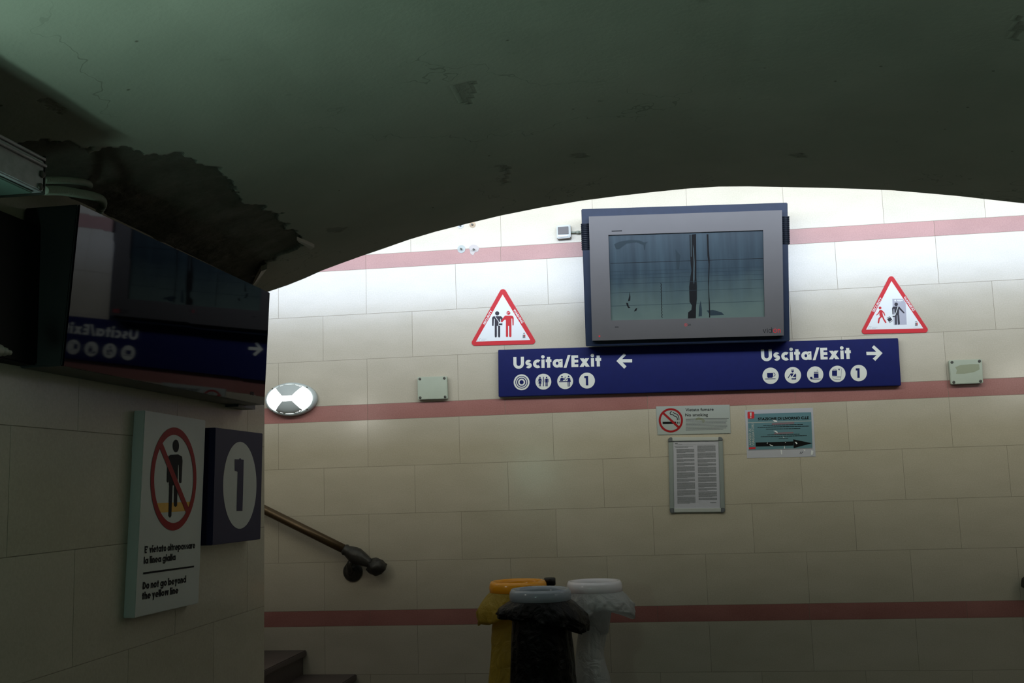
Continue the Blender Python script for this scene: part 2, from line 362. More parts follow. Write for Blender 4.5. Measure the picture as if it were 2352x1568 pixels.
# a geometric bold alphabet, cap height 1
def glyph(ch, s):
    P = []; H = .72; R = H / 2; sh = s * .88
    def rect(x0, y0, x1, y1): P.append([(x0, y0), (x1, y0), (x1, y1), (x0, y1)])
    def q(*p): P.append(list(p))
    def arc(cx, cy, rx, ry, a0, a1, w=None, n=20):
        w = w or s
        for k in range(n):
            a, b = [math.radians(a0 + (a1 - a0) * (k + i) / n) for i in (0, 1)]
            P.append([(cx + rx * math.cos(a), cy + ry * math.sin(a)), (cx + rx * math.cos(b), cy + ry * math.sin(b)), (cx + (rx - w) * math.cos(b), cy + (ry - w * .92) * math.sin(b)), (cx + (rx - w) * math.cos(a), cy + (ry - w * .92) * math.sin(a))])
    def dot(cx, cy, r): P.append([(cx + r * math.cos(k * math.pi / 12), cy + r * math.sin(k * math.pi / 12)) for k in range(24)])
    if ch == 'U':
        W = .88; rect(0, .4, s, 1); rect(W - s, .4, W, 1); arc(W/2, .42, W/2, .44, 180, 360, s)
    elif ch == 'E':
        W = .56; rect(0, 0, s, 1); [rect(s, y, W, y + sh) for y in (0, .5 - sh / 2, 1 - sh)]
    elif ch == 'D':
        W = .72; rect(0, 0, s, 1); arc(.22, .5, .5, .5, -90, 90, s); rect(s, 0, .23, sh); rect(s, 1 - sh, .23, 1)
    elif ch == '/':
        W = .52; q((-.02, -.04), (s * .8, -.04), (W + .04, 1.04), (W + .04 - s * .85, 1.04))
    elif ch == "'":
        W = s * .9; q((0, .66), (s * .55, .66), (s * 1.1, 1), (s * .2, 1))
    elif ch == '1':
        W = .42; rect(.42 - s * 1.2, 0, .42, 1); rect(0, .76, .42, 1)
    elif ch in 'obdpqga':
        W = 2 * R if ch == 'o' else 2 * R + s * .35
        cx = R if ch in 'oadqg' else R + s * .35
        arc(cx, R, R + .01, R + .01, 0, 360, s, 32)
        if ch in 'adqg': rect(W - s, {'q': -.32, 'g': -.02}.get(ch, 0), W, {'d': 1.04}.get(ch, H))
        if ch == 'b': rect(0, 0, s, 1.04)
        if ch == 'p': rect(0, -.32, s, H)
        if ch == 'g': arc(W / 2, -.02, W / 2, .3, 200, 360, s, 12)
    elif ch == 'c': W = .58; arc(R, R, R + .01, R + .01, 52, 308, s, 26)
    elif ch == 'e': W = 2 * R; arc(R, R, R + .01, R + .01, 0, 318, s, 30); rect(s * .6, R - sh * .38, 2 * R, R + sh * .3)
    elif ch == 's':
        W = .56; r = (H + sh) / 4 + .005
        arc(W / 2, H - r, W / 2 - .02, r, 35, 270, sh, 18); arc(W / 2, r, W / 2 - .02, r, -145, 90, sh, 18)
    elif ch == 'i': W = s; rect(0, 0, s, H); dot(s / 2, H + s * .85, s * .56)
    elif ch == 'l': W = s; rect(0, 0, s, 1.04)
    elif ch == 't': W = .24 + s * .9; c = W / 2; rect(c - s / 2, 0, c + s / 2, .93); rect(0, H - sh * 1.05, W, H)
    elif ch in 'nh': W = .62; rect(0, 0, s, H if ch == 'n' else 1.04); arc(W / 2, H - .31, W / 2, .32, 0, 180, s, 16); rect(W - s, 0, W, H - .31)
    elif ch == 'u': W = .62; rect(0, .31, s, H); arc(W / 2, .31, W / 2, .32, 180, 360, s, 16); rect(W - s, 0, W, H)
    elif ch == 'r': W = .42; rect(0, 0, s, H); arc(.30, H - .29, .30, .3, 60, 180, s, 10)
    elif ch == 'v': W = .66; q((0, H), (s * 1.15, H), (W / 2 + s * .4, 0), (W / 2 - s * .4, 0)); q((W, H), (W - s * 1.15, H), (W / 2 - s * .4, 0), (W / 2 + s * .4, 0))
    elif ch == 'y': W = .66; q((0, H), (s * 1.15, H), (W / 2 + s * .55, .08), (W / 2 - s * .35, 0)); q((W, H), (W - s * 1.1, H), (W / 2 - s * .75 - .05, -.32), (W / 2 + s * .3 - .05, -.32))
    elif ch == 'w':
        W = 1.0
        for x in (0, .5 - s * .2): q((x, H), (x + s, H), (x + .27 + s * .35, 0), (x + .27 - s * .35, 0)); q((x + .5 + s * .2, H), (x + .5 - s * .75, H), (x + .27 - s * .35, 0), (x + .27 + s * .35, 0))
    elif ch == 'x': W = .84; q((0, 0), (s * 1.25, 0), (W - .04, H), (W - .04 - s * 1.25, H)); q((W, 0), (W - s * 1.25, 0), (.04, H), (.04 + s * 1.25, H))
    elif ch == ' ': W = .2
    else: W = .3
    return P, W
def layout(text, s, gap):
    x = 0; out = []
    for ch in text:
        g, W = glyph(ch, s)
        out += [[(px + x, py) for px, py in p] for p in g]; x += W + gap
    return out, x - gap
def lettering(pr, text, A, B, T, s=.26, gap=.10):
    """text laid from baseline point A to B; T = image point above A at cap height"""
    polys, W = layout(text, s, gap)
    a, b, t = pr.cast(*A), pr.cast(*B), pr.cast(*T)
    ux = (b - a) / W; uy = t - a
    uy = uy - ux * (uy.dot(ux) / ux.dot(ux))
    for p in polys: pr.poly([a + ux * x + uy * y for x, y in p])
def plaintext(pr, text, A, B, H, bold=0.0):
    """text in the built-in face, from A to B with cap height up to image point H"""
    cu = bpy.data.curves.new('t', 'FONT'); cu.body = text; cu.size = 1; cu.offset = bold; cu.resolution_u = 3
    o = bpy.data.objects.new('t', cu); COL.objects.link(o)
    dg = bpy.context.evaluated_depsgraph_get(); dg.update()
    me = bpy.data.meshes.new_from_object(o.evaluated_get(dg))
    vs = [v.co.copy() for v in me.vertices]
    x0, x1 = min(v.x for v in vs), max(v.x for v in vs)
    a, b, t = pr.cast(*A), pr.cast(*B), pr.cast(*H)
    ux = (b - a) / (x1 - x0); uy = (t - a); uy = (uy - ux * (uy.dot(ux) / ux.dot(ux))) / .70
    nv = [pr.bm.verts.new(a + ux * (v.x - x0) + uy * v.y) for v in vs]
    for p in me.polygons:
        try: pr.bm.faces.new([nv[i] for i in p.vertices])
        except ValueError: pass
    bpy.data.objects.remove(o); bpy.data.curves.remove(cu); bpy.data.meshes.remove(me)
def dashes(pr, x0, y0, x1, y1, h, slope_dx=0, fill=.9, wmin=14, wmax=60):
    """one line of tiny illegible print between two image points"""
    L = math.hypot(x1 - x0, y1 - y0); dx, dy = (x1 - x0) / L, (y1 - y0) / L
    p = 0
    while p < L:
        wd = min(random.uniform(wmin, wmax), L - p)
        a = (x0 + dx * p, y0 + dy * p); b = (x0 + dx * (p + wd), y0 + dy * (p + wd))
        pr.poly([(a[0], a[1] - h / 2), (b[0], b[1] - h / 2), (b[0], b[1] + h / 2), (a[0], a[1] + h / 2)])
        p += wd + random.uniform(.12, .3) * wmin

# ------------------------------------------------------------ shell
corner = onY(607.5, 1000, YC)
XL = corner.x
ARCH = [(621,672),(660,655),(700,639),(740,621),(780,606),(830,588),(880,571),(940,550),(1000,532),(1075,513),(1150,495),(1240,477),(1335,461),(1420,450),(1500,441),(1580,433),(1650,428.5),(1720,428),(1800,429.5),(1900,431.5),(1980,434),(2050,437),(2120,443),(2200,450),(2280,459),(2352,467)]
ap = [onY(x, y, YC) for x, y in ARCH]
ax = [p.x for p in ap]; az = [p.z for p in ap]
z_spring = az[0]
XR = 2.24
ax2 = [ax[-1] + .16, ax[-1] + .36, ax[-1] + .58, XR]; 
sl = (az[-1] - az[-2]) / (ax[-1] - ax[-2])
z_ = az[-1]; xp = ax[-1]; az2 = []
for x in ax2:
    sl -= .16 * (x - xp) * 1.2; z_ += sl * (x - xp); az2.append(z_); xp = x
PX = np.array([XL - .002] + ax[1:] + ax2); PZ = np.array([z_spring] + az[1:] + az2)
def zprof(x): return np.interp(x, PX, PZ)
YB = -9.0
def onV(px, py):
    r = ray(px, py); lo, hi = 1e-5, 6.0 / r.y
    f = lambda t: (CAMH + r.z * t) - float(zprof(r.x * t))
    for _ in range(60):
        mid = (lo + hi) / 2
        if f(mid) > 0: hi = mid
        else: lo = mid
    return O + r * lo

def tiled(name, rows, width, u0, u1, place, n_in, gap=.0005, depth=.0010, anchors=None):
    """rows: (z0, z1, 'tile'|'pink', phase).  place(u, z, d) -> 3D point, d = depth behind the face"""
    verts = []; faces = []; mi = []; tint = []
    rnd = random.Random(3)
    for z0, z1, kind, ph in rows:
        wd = width if kind == 'tile' else width * 1.5
        k0 = math.floor((u0 - ph) / wd); u = ph + k0 * wd
        while u < u1:
            a, b = max(u, u0), min(u + wd, u1)
            if b - a > .004:
                g = gap
                A, B, C, E = a + g, b - g, z0 + g * .9, z1 - g * .9
                i = len(verts); e = .0006
                for uu, zz in ((A, C), (B, C), (B, E), (A, E)): verts.append(place(uu, zz, depth + .001))
                for uu, zz in ((A + e, C + e), (B - e, C + e), (B - e, E - e), (A + e, E - e)): verts.append(place(uu, zz, 0))
                t = rnd.gauss(0, .07)
                for f in ((4, 5, 6, 7), (0, 1, 5, 4), (1, 2, 6, 5), (2, 3, 7, 6), (3, 0, 4, 7)):
                    faces.append([i + j for j in f]); mi.append(0 if kind == 'tile' else 1); tint.append(t)
            u += wd
    zlo, zhi = rows[-1][0], rows[0][1]
    zlo, zhi = min(r[0] for r in rows), max(r[1] for r in rows)
    i = len(verts)
    for uu, zz in ((u0, zlo), (u1, zlo), (u1, zhi), (u0, zhi)): verts.append(place(uu, zz, depth))
    faces.append([i, i + 1, i + 2, i + 3]); mi.append(2); tint.append(0)
    me = bpy.data.meshes.new(name); me.from_pydata([tuple(v) for v in verts], [], faces)
    me.materials.append(M['tile']); me.materials.append(M['pink']); me.materials.append(M['grout'])
    me.polygons.foreach_set('material_index', mi)
    at = me.attributes.new('tint', 'FLOAT', 'FACE'); at.data.foreach_set('value', tint)
    bm = bmesh.new(); bm.from_mesh(me)
    for f in bm.faces:
        if f.normal.dot(n_in) < -.01: f.normal_flip()
    bm.to_mesh(me); bm.free()
    o = bpy.data.objects.new(name, me); COL.objects.link(o); return struct(o)

zz = lambda y: onY(1176, y, D).z
ZT = 5.4
ZS = 3.15       # unseen sill above the tunnel mouth, height set to shade the lower wall
yb = [None, 353, 459, 565, 598.5, 703, 808.5, 914.5, 951.5, 1060.5, 1171.5, 1281.5, 1396, 1432.5, 1546]
zs = [ZT, zz(353), zz(459), zz(565), zz(598.5), zz(703), zz(808.5), zz(914.5), zz(951.5), zz(1060.5), zz(1171.5), zz(1281.5), zz(1396), zz(1432.5), zz(1546)]
kinds = ['tile','tile','tile','pink','tile','tile','tile','pink','tile','tile','tile','tile','pink','tile']
phs = 'BABAABAAABABAB'
uA = onY(842, 760, D).x; uB = onY(947, 760, D).x; WT = (onY(1262, 760, D).x - uA) / 2
rows = []
z_ = zs[1]; j = 0
while z_ < ZT - .01:
    rows.append((z_, min(ZT, z_ + .31), 'tile', uA if j % 2 else uB)); z_ = min(ZT, z_ + .31); j += 1
for i, k in enumerate(kinds):
    if i == 0: continue
    rows.append((zs[i + 1], zs[i], k, (uA if phs[i] == 'A' else uB)))
z_ = zs[-1]; j = 0
while z_ > 0.0:
    nz_ = max(0.0, z_ - .305); rows.append((nz_, z_, 'tile', uA if j % 2 == 0 else uB)); z_ = nz_; j += 1
tiled('wall_back', rows, WT, -6.2, 6.2, lambda u, z, d: Vector((u, D + d, z)), Vector((0, -1, 0)))
# tunnel walls
za = onX(100, 983, XL).z; zb = onX(142, 1265, XL).z; zc = onX(250, 1505, XL).z
zL = [z_spring + .01, zs[7] , zs[8], za, zb, zc, zs[12], zs[13]]
LY = onX(492, 1330, XL).y
lrows = []
kk = ['tile', 'pink', 'tile', 'tile', 'tile', 'tile', 'pink']
for i, k in enumerate(kk):
    a, b = zL[i + 1], zL[i]
    if b - a > .02: lrows.append((a, b, k, LY + (WT / 2 if i % 2 == 0 else 0)))
z_ = zL[-1]; j = 0
while z_ > 0: nz_ = max(0, z_ - .3); lrows.append((nz_, z_, 'tile', LY + (j % 2) * WT / 2)); z_ = nz_; j += 1
tiled('wall_left', lrows, WT, YB, YC, lambda u, z, d: Vector((XL - d, u, z)), Vector((1, 0, 0)))
rr = [(a, b, k, p) for a, b, k, p in lrows]
zt = float(zprof(XR))
rr[0] = (rr[0][0], zt + .01, rr[0][2], rr[0][3])
tiled('wall_right', rr, WT, YB, YC, lambda u, z, d: Vector((XR + d, u, z)), Vector((-1, 0, 0)))
# passage side of the tunnel mouth: left and right of it
frows = [(a, min(b, ZS), k, p) for a, b, k, p in rows if a < ZS - .01]
tiled('wall_front_left', frows, WT, -6.2, XL, lambda u, z, d: Vector((u, YC - d, z)), Vector((0, 1, 0)))
tiled('wall_front_right', frows, WT, XR, 6.2, lambda u, z, d: Vector((u, YC - d, z)), Vector((0, 1, 0)))
bm = bmesh.new()
xs = [float(x) for x in PX]
for x0, x1 in zip(xs, xs[1:]):
    bm.faces.new([bm.verts.new(p) for p in ((x0, YC, float(zprof(x0))), (x1, YC, float(zprof(x1))), (x1, YC, ZS), (x0, YC, ZS))])
struct(obj('wall_front_arch', bm, M['cap']))
bm = bmesh.new(); box(bm, -6.2, 6.2, YB, D, -.1, -.0005); struct(obj('floor', bm, M['floor']))
bm = bmesh.new(); box(bm, -6.2, 6.2, 2.2, D + .1, ZT, ZT + .1); struct(obj('ceiling_passage', bm, M['cap']))
for nm, x in (('wall_end_left', -6.2), ('wall_end_right', 6.2)):
    bm = bmesh.new(); box(bm, min(x, x + .1 * (1 if x > 0 else -1)), max(x, x + .1 * (1 if x > 0 else -1)), YC, D, 0, ZT); box(bm, min(x, x + .1 * (1 if x > 0 else -1)), max(x, x + .1 * (1 if x > 0 else -1)), 2.3, YC, ZS, ZT); struct(obj(nm, bm, M['cap']))
bm = bmesh.new(); box(bm, -6.2, 6.2, 2.3, YC - .002, ZS - .12, ZS); struct(obj('wall_added_sill', bm, M['cap']))  # sill added out of view to cut the light on the lower wall
bm = bmesh.new(); box(bm, -6.2, 6.2, 2.2, 2.3, ZS, ZT); struct(obj('wall_added_light_well', bm, M['cap']))  # closes the added light well behind the area lamps
bm = bmesh.new(); box(bm, XL - .1, XR + .1, YB - .1, YB, 0, 3); struct(obj('wall_tunnel_end', bm, M['cap']))

# vault with fallen plaster, a fine grid over the part in view
gx = np.concatenate([np.arange(PX[0], -.75, .005), np.arange(-.75, PX[-1], .012), [PX[-1]]])
gy = np.concatenate([np.arange(YB, .9, .35), np.arange(.9, YC, .0075), [YC]])
def poly_in(poly, x, y):
    inside = np.zeros(x.shape, bool); n = len(poly); jn = n - 1
    for i in range(n):
        xi, yi = poly[i]; xj, yj = poly[jn]
        c = ((yi > y) != (yj > y)) & (x < (xj - xi) * (y - yi) / (yj - yi + 1e-12) + xi)
        inside ^= c; jn = i
    return inside
def vpoly(pxs): return [(onV(x, y).x, onV(x, y).y) for x, y in pxs]
patch = [(95,322),(160,334),(215,352),(240,343),(290,344),(345,353),(400,349),(430,363),(468,374),(505,388),(530,402),(546,430),(540,446),(560,462),(580,472),(600,474),(628,486),(640,492),(636,503),(655,512),(672,528),(690,541),(702,560),(680,572),(648,580),(628,600),(606,602),(592,630),(578,655)]
pv = vpoly(patch)
pv = [(XL - .3, 1.9)] + [(x, y) for x, y in pv] + [(XL - .3, YC - .12)]
chips = [vpoly([(1045,192),(1070,187),(1094,186),(1090,200),(1086,226),(1080,238),(1066,236),(1058,226),(1040,214)]),
         vpoly([(1134,380),(1160,378),(1168,388),(1164,404),(1166,420),(1152,418),(1156,396)]),
         vpoly([(750,524),(775,521),(794,519),(780,530),(756,531)]),
         vpoly([(82,232),(110,230),(148,252),(138,266),(110,255)]),
         vpoly([(1310,358),(1340,352),(1350,360),(1320,364)]) , vpoly([(1810,355),(1840,352),(1856,358),(1830,362)]),
         vpoly([(2340,30),(2352,70),(2330,100),(2322,95)])]
GX, GY = np.meshgrid(gx, gy)
wx = np.zeros_like(GX); wy = np.zeros_like(GX)
wob = np.array([[noise.fractal(Vector((x * 14, y * 14, 3.1)), .6, 2.0, 5) for x in gx] if (yv > .85) else [0] * len(gx) for yv, y in zip(gy, gy)])
wob2 = np.array([[noise.fractal(Vector((x * 14, y * 14, 33.1)), .6, 2.0, 5) for x in gx] if (yv > .85) else [0] * len(gx) for yv, y in zip(gy, gy)])
rz = np.array([[noise.fractal(Vector((x * 9, y * 9, 8.1)), .7, 2.0, 5) for x in gx] if (yv > .85) else [0] * len(gx) for yv, y in zip(gy, gy)])
mask = poly_in(pv, GX + wob * .022, GY + wob2 * .022)
peel = mask.astype(float)
for c in chips: peel = np.maximum(peel, .4 * poly_in(c, GX + wob * .012, GY + wob2 * .012))
hgt = np.where(peel > .9, .010 + .006 * rz, peel * .006)
big = np.array([[noise.fractal(Vector((x * 1.3, y * 1.3, 1.1)), .6, 2.0, 3) for x in gx] for y in gy]) * .006
edge = np.clip((YC - GY) / .25, 0, 1)
chip_edge = np.where(GY > YC - .001, np.abs(wob) * .010, 0)
GZ = zprof(GX) + hgt + big * edge + chip_edge * .6
GYY = GY.copy(); GYY[-1, :] -= np.abs(wob[-1, :]) * .004
nxg, nyg = len(gx), len(gy)
co = np.stack([GX, GYY, GZ], -1).reshape(-1, 3)
idx = np.arange(nxg * nyg).reshape(nyg, nxg)
fc = np.stack([idx[:-1, :-1], idx[1:, :-1], idx[1:, 1:], idx[:-1, 1:]], -1).reshape(-1, 4)
me = bpy.data.meshes.new('ceiling')
me.vertices.add(len(co)); me.vertices.foreach_set('co', co.ravel())
me.loops.add(fc.size); me.loops.foreach_set('vertex_index', fc.ravel())
me.polygons.add(len(fc)); me.polygons.foreach_set('loop_start', np.arange(0, fc.size, 4)); me.polygons.foreach_set('loop_total', np.full(len(fc), 4))
me.update(calc_edges=True)
at = me.attributes.new('peel', 'FLOAT', 'POINT'); at.data.foreach_set('value', peel.ravel())
me.materials.append(M['plaster']); me.polygons.foreach_set('use_smooth', [True] * len(fc))
ceil = bpy.data.objects.new('ceiling', me); COL.objects.link(ceil); struct(ceil)
# loose plaster curling off the edge of the bare patch
def flake(pxs, dz, m):
    pts = [onV(x, y) for x, y in pxs]
    c = cen(pts); bm = bmesh.new()
    top = [bm.verts.new(p + Vector((0, 0, -.004))) for p in pts]; n = len(pts)
    low = [bm.verts.new(p + Vector((0, 0, -.004 - dz * k))) for p, k in zip(pts, [1 if i < n / 2 else .25 for i in range(n)])]
    bm.faces.new(low); bm.faces.new(top[::-1])
    for i in range(n): bm.faces.new((top[i], top[(i + 1) % n], low[(i + 1) % n], low[i]))
    o = obj('plaster_flake', bm, m, None); o.parent = ceil; return o
flakem = mat('loose_plaster', (.62, .58, .52), .7)
flake([(613,603),(600,608),(588,630),(578,654),(590,648),(606,622)], .02, flakem)
flake([(682,541),(700,548),(722,558),(712,570),(700,560),(686,552)], .012, flakem)

# ------------------------------------------------------------ stairs on the left
n1 = onY(705, 1492, D); n2 = onY(820, 1547, D)
rise = n1.z - n2.z; run = n2.x - n1.x
st = thing('staircase', 'dark stone staircase climbing to the left along the cream tiled wall', 'stairs', (n1.x, (YC + D) / 2, 0))
k = -20
for i in range(-9, 8):
    z = n1.z - rise * i; x = n1.x + run * i
    if z < .03 : continue
    bm = bmesh.new(); box(bm, x - run - .05, x, YC + .02, D - .003, z - .038, z, .006)
    bx0 = max(0, z - rise)
    box(bm, x - run - .03, x - .024, YC + .02, D - .003, z - rise - .001 if z - rise > 0 else 0, z - .038)
    obj('step', bm, M['step'], st)

# ------------------------------------------------------------ handrails
def handrail(pts, knob_dir, flange, label):
    """pts: rail from far end to sleeve start; profile continues along knob_dir"""
    Yr = D - .085
    t = thing('handrail', label, 'handrail', (pts[-1].x, D, pts[-1].z))
    bm = bmesh.new(); tube(bm, pts, .028, 20); obj('rail', bm, M['bronze'], t, True)
    d = knob_dir.normalized(); o = pts[-1]
    bm = bmesh.new()
    lathe(bm, [(0, -.01), (.031, -.01), (.036, .0), (.033, .012), (.040, .03), (.049, .06), (.051, .085), (.046, .11), (.039, .14), (.031, .165), (.029, .19), (0, .192)], o, d, 24)
    plab(obj('sleeve', bm, M['bronze_dark'], t, True), 'dark ornamented bronze sleeve')
    bm = bmesh.new(); c = o + d * .225
    ic = bmesh.ops.create_icosphere(bm, subdivisions=3, radius=.052)
    for v in bm.verts:
        p = v.co.copy(); n = noise.fractal(p * 45, .6, 2, 3) * .014
        v.co = p * (1 + n / .052) ; v.co.x *= 1.15; v.co += c
    plab(obj('finial', bm, M['bronze_dark'], t, True), 'knobbly dark bronze finial')
    bm = bmesh.new()
    lathe(bm, [(0, 0), (.060, 0), (.062, .010), (.055, .018), (.048, .022), (.030, .034), (.022, .05), (0, .052)], flange, Vector((0, -1, 0)), 32)
    tube(bm, [flange + Vector((0, -.03, 0)), flange + Vector((0, -.07, .01)), Vector((flange.x, Yr, flange.z + .045)), o + d * .07 ], [.016, .018, .02, .02], 14)
    obj('bracket', bm, M['bronze_dark'], t, True)
    return t
Yr = D - .085
r0, r1 = onY(520, 1127, Yr), onY(793, 1262, Yr)
r0 = r1 + (r0 - r1) * 2.8
k1 = onY(862, 1300, Yr)
handrail([r0 + (r1 - r0) * (i / 8) for i in range(9)], k1 - r1, onY(811, 1312, D), 'bronze wall handrail left of the bins, sloping down to a knobbly end')
q1 = onY(2374, 1340, Yr); dR = Vector((-(k1 - r1).x, 0, (k1 - r1).z)).normalized(); s0 = q1 - dR * .225
handrail([s0 - dR * L for L in (1.6, 1.2, .8, .4, 0)], dR, onY(2440, 1352, D), 'bronze handrail end just showing at the right edge of the tiled wall')

# ------------------------------------------------------------ exit sign
bY = lambda t: (lambda x, y: onY(x, y, D - t))
TS = .045
es = thing('direction_sign', 'long navy direction sign with two white Uscita/Exit legends under the steel monitor', 'sign', onY(1600, 845, D))
obj('panel', slabY([(1144,803),(2063,776),(2070,885),(1145,911)], TS, bev=.003), M['navy'], es)
cl = zoomcast(1160, 800, 7.35, bY(TS + .0008)); cr = zoomcast(1740, 780, 7.35, bY(TS + .0008))
pr = Print(cl)
lettering(pr, 'Uscita/Exit', (142, 341), (1625, 302), (140, 144))
plab(pr.done('lettering', M['offwhite'], es), 'left white Uscita/Exit legend')
pr = Print(cr); lettering(pr, 'Uscita/Exit', (64, 360), (1580, 321), (60, 163))
plab(pr.done('lettering', M['offwhite'], es), 'right white Uscita/Exit legend')
pr = Print(cl)
for q in ([(1880,212),(2008,80),(2042,112),(1975,180)], [(1880,212),(1975,180),(2146,180),(2146,235),(1985,235)], [(1880,212),(1985,235),(2050,302),(2012,342)]): pr.poly(q)
plab(pr.done('arrow', M['offwhite'], es), 'white arrow pointing left')
pr = Print(cr)
for q in ([(2110,225),(1965,92),(1930,130),(2005,203)], [(2110,225),(2005,203),(1835,203),(1840,258),(2010,258)], [(2110,225),(2010,258),(1945,318),(1988,357)]): pr.poly(q)
plab(pr.done('arrow', M['offwhite'], es), 'white arrow pointing right')
def roundel(cast, cx, cy, r, what, label):
    pr = Print(cast); pr.circle(cx, cy, r, 48); disc = plab(pr.done('pictogram', M['offwhite'], es), label)
    base = cast
    up_ = lambda x, y: base(x, y) + Vector((0, -.0006, 0))
    p = Print(up_); what(p); o = p.done('symbol', M['navy'], es)
    o.parent = disc; o.matrix_parent_inverse = Matrix.Identity(4); disc_loc = disc.location
    return disc
def man(p, cx, top, h, w_, legs=True, arms=True):
    p.circle(cx, top + h * .08, h * .08, 16)
    s = h / 160.0
    p.poly([(cx - 20*s, top + 32*s), (cx + 20*s, top + 32*s), (cx + 20*s, top + 95*s), (cx - 20*s, top + 95*s)])
    if arms:
        p.poly([(cx - 20*s, top + 32*s), (cx - 33*s, top + 42*s), (cx - 33*s, top + 92*s), (cx - 25*s, top + 92*s), (cx - 24*s, top + 48*s)])
        p.poly([(cx + 20*s, top + 32*s), (cx + 33*s, top + 42*s), (cx + 33*s, top + 92*s), (cx + 25*s, top + 92*s), (cx + 24*s, top + 48*s)])
    p.poly([(cx - 18*s, top + 95*s), (cx - 3*s, top + 95*s), (cx - 3*s, top + h), (cx - 18*s, top + h)])
    p.poly([(cx + 3*s, top + 95*s), (cx + 18*s, top + 95*s), (cx + 18*s, top + h), (cx + 3*s, top + h)])
def s_target(p): p.ring(280, 570, 106, 12); p.ring(280, 570, 76, 16); p.circle(280, 570, 35)
def s_wc(p):
    p.poly([(641,480),(655,480),(655,640),(641,640)]); man(p, 702, 478, 162, 0)
    p.circle(590, 491, 12, 16); p.poly([(575,507),(605,507),(614,540),(600,540),(618,592),(562,592),(578,540),(566,540)])
    p.line([(573,512),(556,565)], 9); p.line([(607,512),(624,562)], 9)
    p.poly([(575,592),(587,592),(587,640),(575,640)]); p.poly([(593,592),(605,592),(605,640),(593,640)])
def s_desk(p):
    p.circle(961, 475, 14, 16); p.poly([(940,496),(985,496),(992,520),(975,548),(925,548)]); p.line([(985,505),(1000,528),(1018,482)], 9)
    p.poly([(912,553),(1112,549),(1112,563),(912,569)]); p.circle(1074, 472, 14, 16)
    p.poly([(1058,495),(1095,495),(1108,545),(1096,560),(1056,560)]); p.line([(1058,500),(1018,540)], 9)
    p.poly([(1056,560),(1071,560),(1072,645),(1060,645)]); p.poly([(1078,560),(1095,560),(1094,643),(1080,643)])
def s_one(x0, y0, k=1.0):
    def f(p): p.poly([(x0 + 26*k, y0 + 37*k), (x0, y0 + 37*k), (x0, y0), (x0 + 66*k, y0 - 1*k), (x0 + 66*k, y0 + 38*k)]); p.poly([(x0 + 26*k, y0 + 36*k), (x0 + 66*k, y0 + 36*k), (x0 + 68*k, y0 + 160*k), (x0 + 28*k, y0 + 160*k)])
    return f
def s_cup(p):
    p.poly([(160,562),(262,560),(262,620),(250,640),(175,643),(162,625)]); p.ring(270, 588, 31, 9, -95, 95, 16); p.line([(132,662),(300,659)], 11)
def s_guard(p):
    p.poly([(564,505),(617,505),(613,516),(569,516)]); p.poly([(570,523),(613,523),(608,545),(590,555),(574,545)])
    p.line([(560,578),(518,640)], 14); p.poly([(555,568),(608,568),(592,600),(578,620),(566,622)]); p.poly([(640,565),(652,590),(650,630),(590,630)])
    p.poly([(572,650),(632,650),(636,636),(650,636),(650,670),(574,670)])
def s_tobacco(p):
    p.poly([(950,541),(1027,541),(1027,556),(950,556)]); p.poly([(950,568),(1027,568),(1030,643),(950,643)])
    p.poly([(886,628),(925,625),(928,655),(1040,660),(1040,668),(900,668),(888,655)]); p.line([(1045,662),(1062,662)], 8); p.line([(1000,535),(1008,505),(1022,535)], 3)
def s_news(p):
    p.poly([(1258,520),(1342,515),(1342,610),(1258,607)]); p.line([(1348,625),(1410,628),(1415,495),(1400,485)], 4)
    p.line([(1262,615),(1340,630),(1408,632)], 4); p.line([(1268,632),(1280,662),(1395,672),(1408,640)], 4); p.poly([(1355,492),(1392,490),(1380,520),(1365,505)]); p.line([(1270,510),(1300,495),(1330,505)], 6)
roundel(cl, 280, 570, 134, s_target, 'round pictogram of concentric rings')
roundel(cl, 647, 560, 134, s_wc, 'round toilets pictogram')
roundel(cl, 1015, 552, 134, s_desk, 'round ticket desk pictogram')
roundel(cl, 1383, 542, 134, s_one(1337, 463), 'round number 1 on the left')
roundel(cr, 220, 608, 138, s_cup, 'round coffee cup pictogram')
roundel(cr, 596, 598, 138, s_guard, 'round uniformed officer pictogram')
roundel(cr, 973, 587, 138, s_tobacco, 'round pipe and tobacco pictogram')
roundel(cr, 1347, 576, 138, s_news, 'round newspaper pictogram')
roundel(cr, 1708, 562, 138, s_one(1657, 482), 'round number 1 on the right')

# ------------------------------------------------------------ steel monitor
mt = thing('wall_monitor', 'large dead monitor with brushed steel frame and blue-black casing above the exit sign', 'monitor', onY(1575, 790, D))
bc = [(1345.5, 795.5), (1814, 783.5)]; tc_ = [(1335, 480), (1809, 465)]
Yb, Yt = D - .17, D - .17 - .105
fb = [onY(*p, Yb) for p in bc]; ft = [onY(*p, Yt) for p in tc_]
def tiltY(z):                                   # casing front plane, leaning out at the top
    k = (z - fb[0].z) / (ft[0].z - fb[0].z); return Yb + (Yt - Yb) * k
def onTilt(off):
    n = (Vector((0, Yt, ft[0].z)) - Vector((0, Yb, fb[0].z))); n = Vector((0, -n.z, n.y)).normalized()   # towards the viewer
    p0 = Vector((0, Yb, fb[0].z)) + n * off
    def f(x, y):
        r = ray(x, y); t = (p0 - O).dot(n) / r.dot(n); return O + r * t
    return f, n
T0, nT = onTilt(0)
bm = bmesh.new()
fr = [T0(*tc_[0]), T0(*tc_[1]), T0(*bc[1]), T0(*bc[0])]
hexa(bm, fr, [p - nT * .13 for p in fr], .004)
obj('casing', bm, M['casing'], mt)
bm = bmesh.new(); box(bm, fr[0].x + .25, fr[1].x - .25, fr[2].y + .1, D, fr[2].z + .25, fr[0].z - .18); obj('wall_mount', bm, M['rib'], mt)
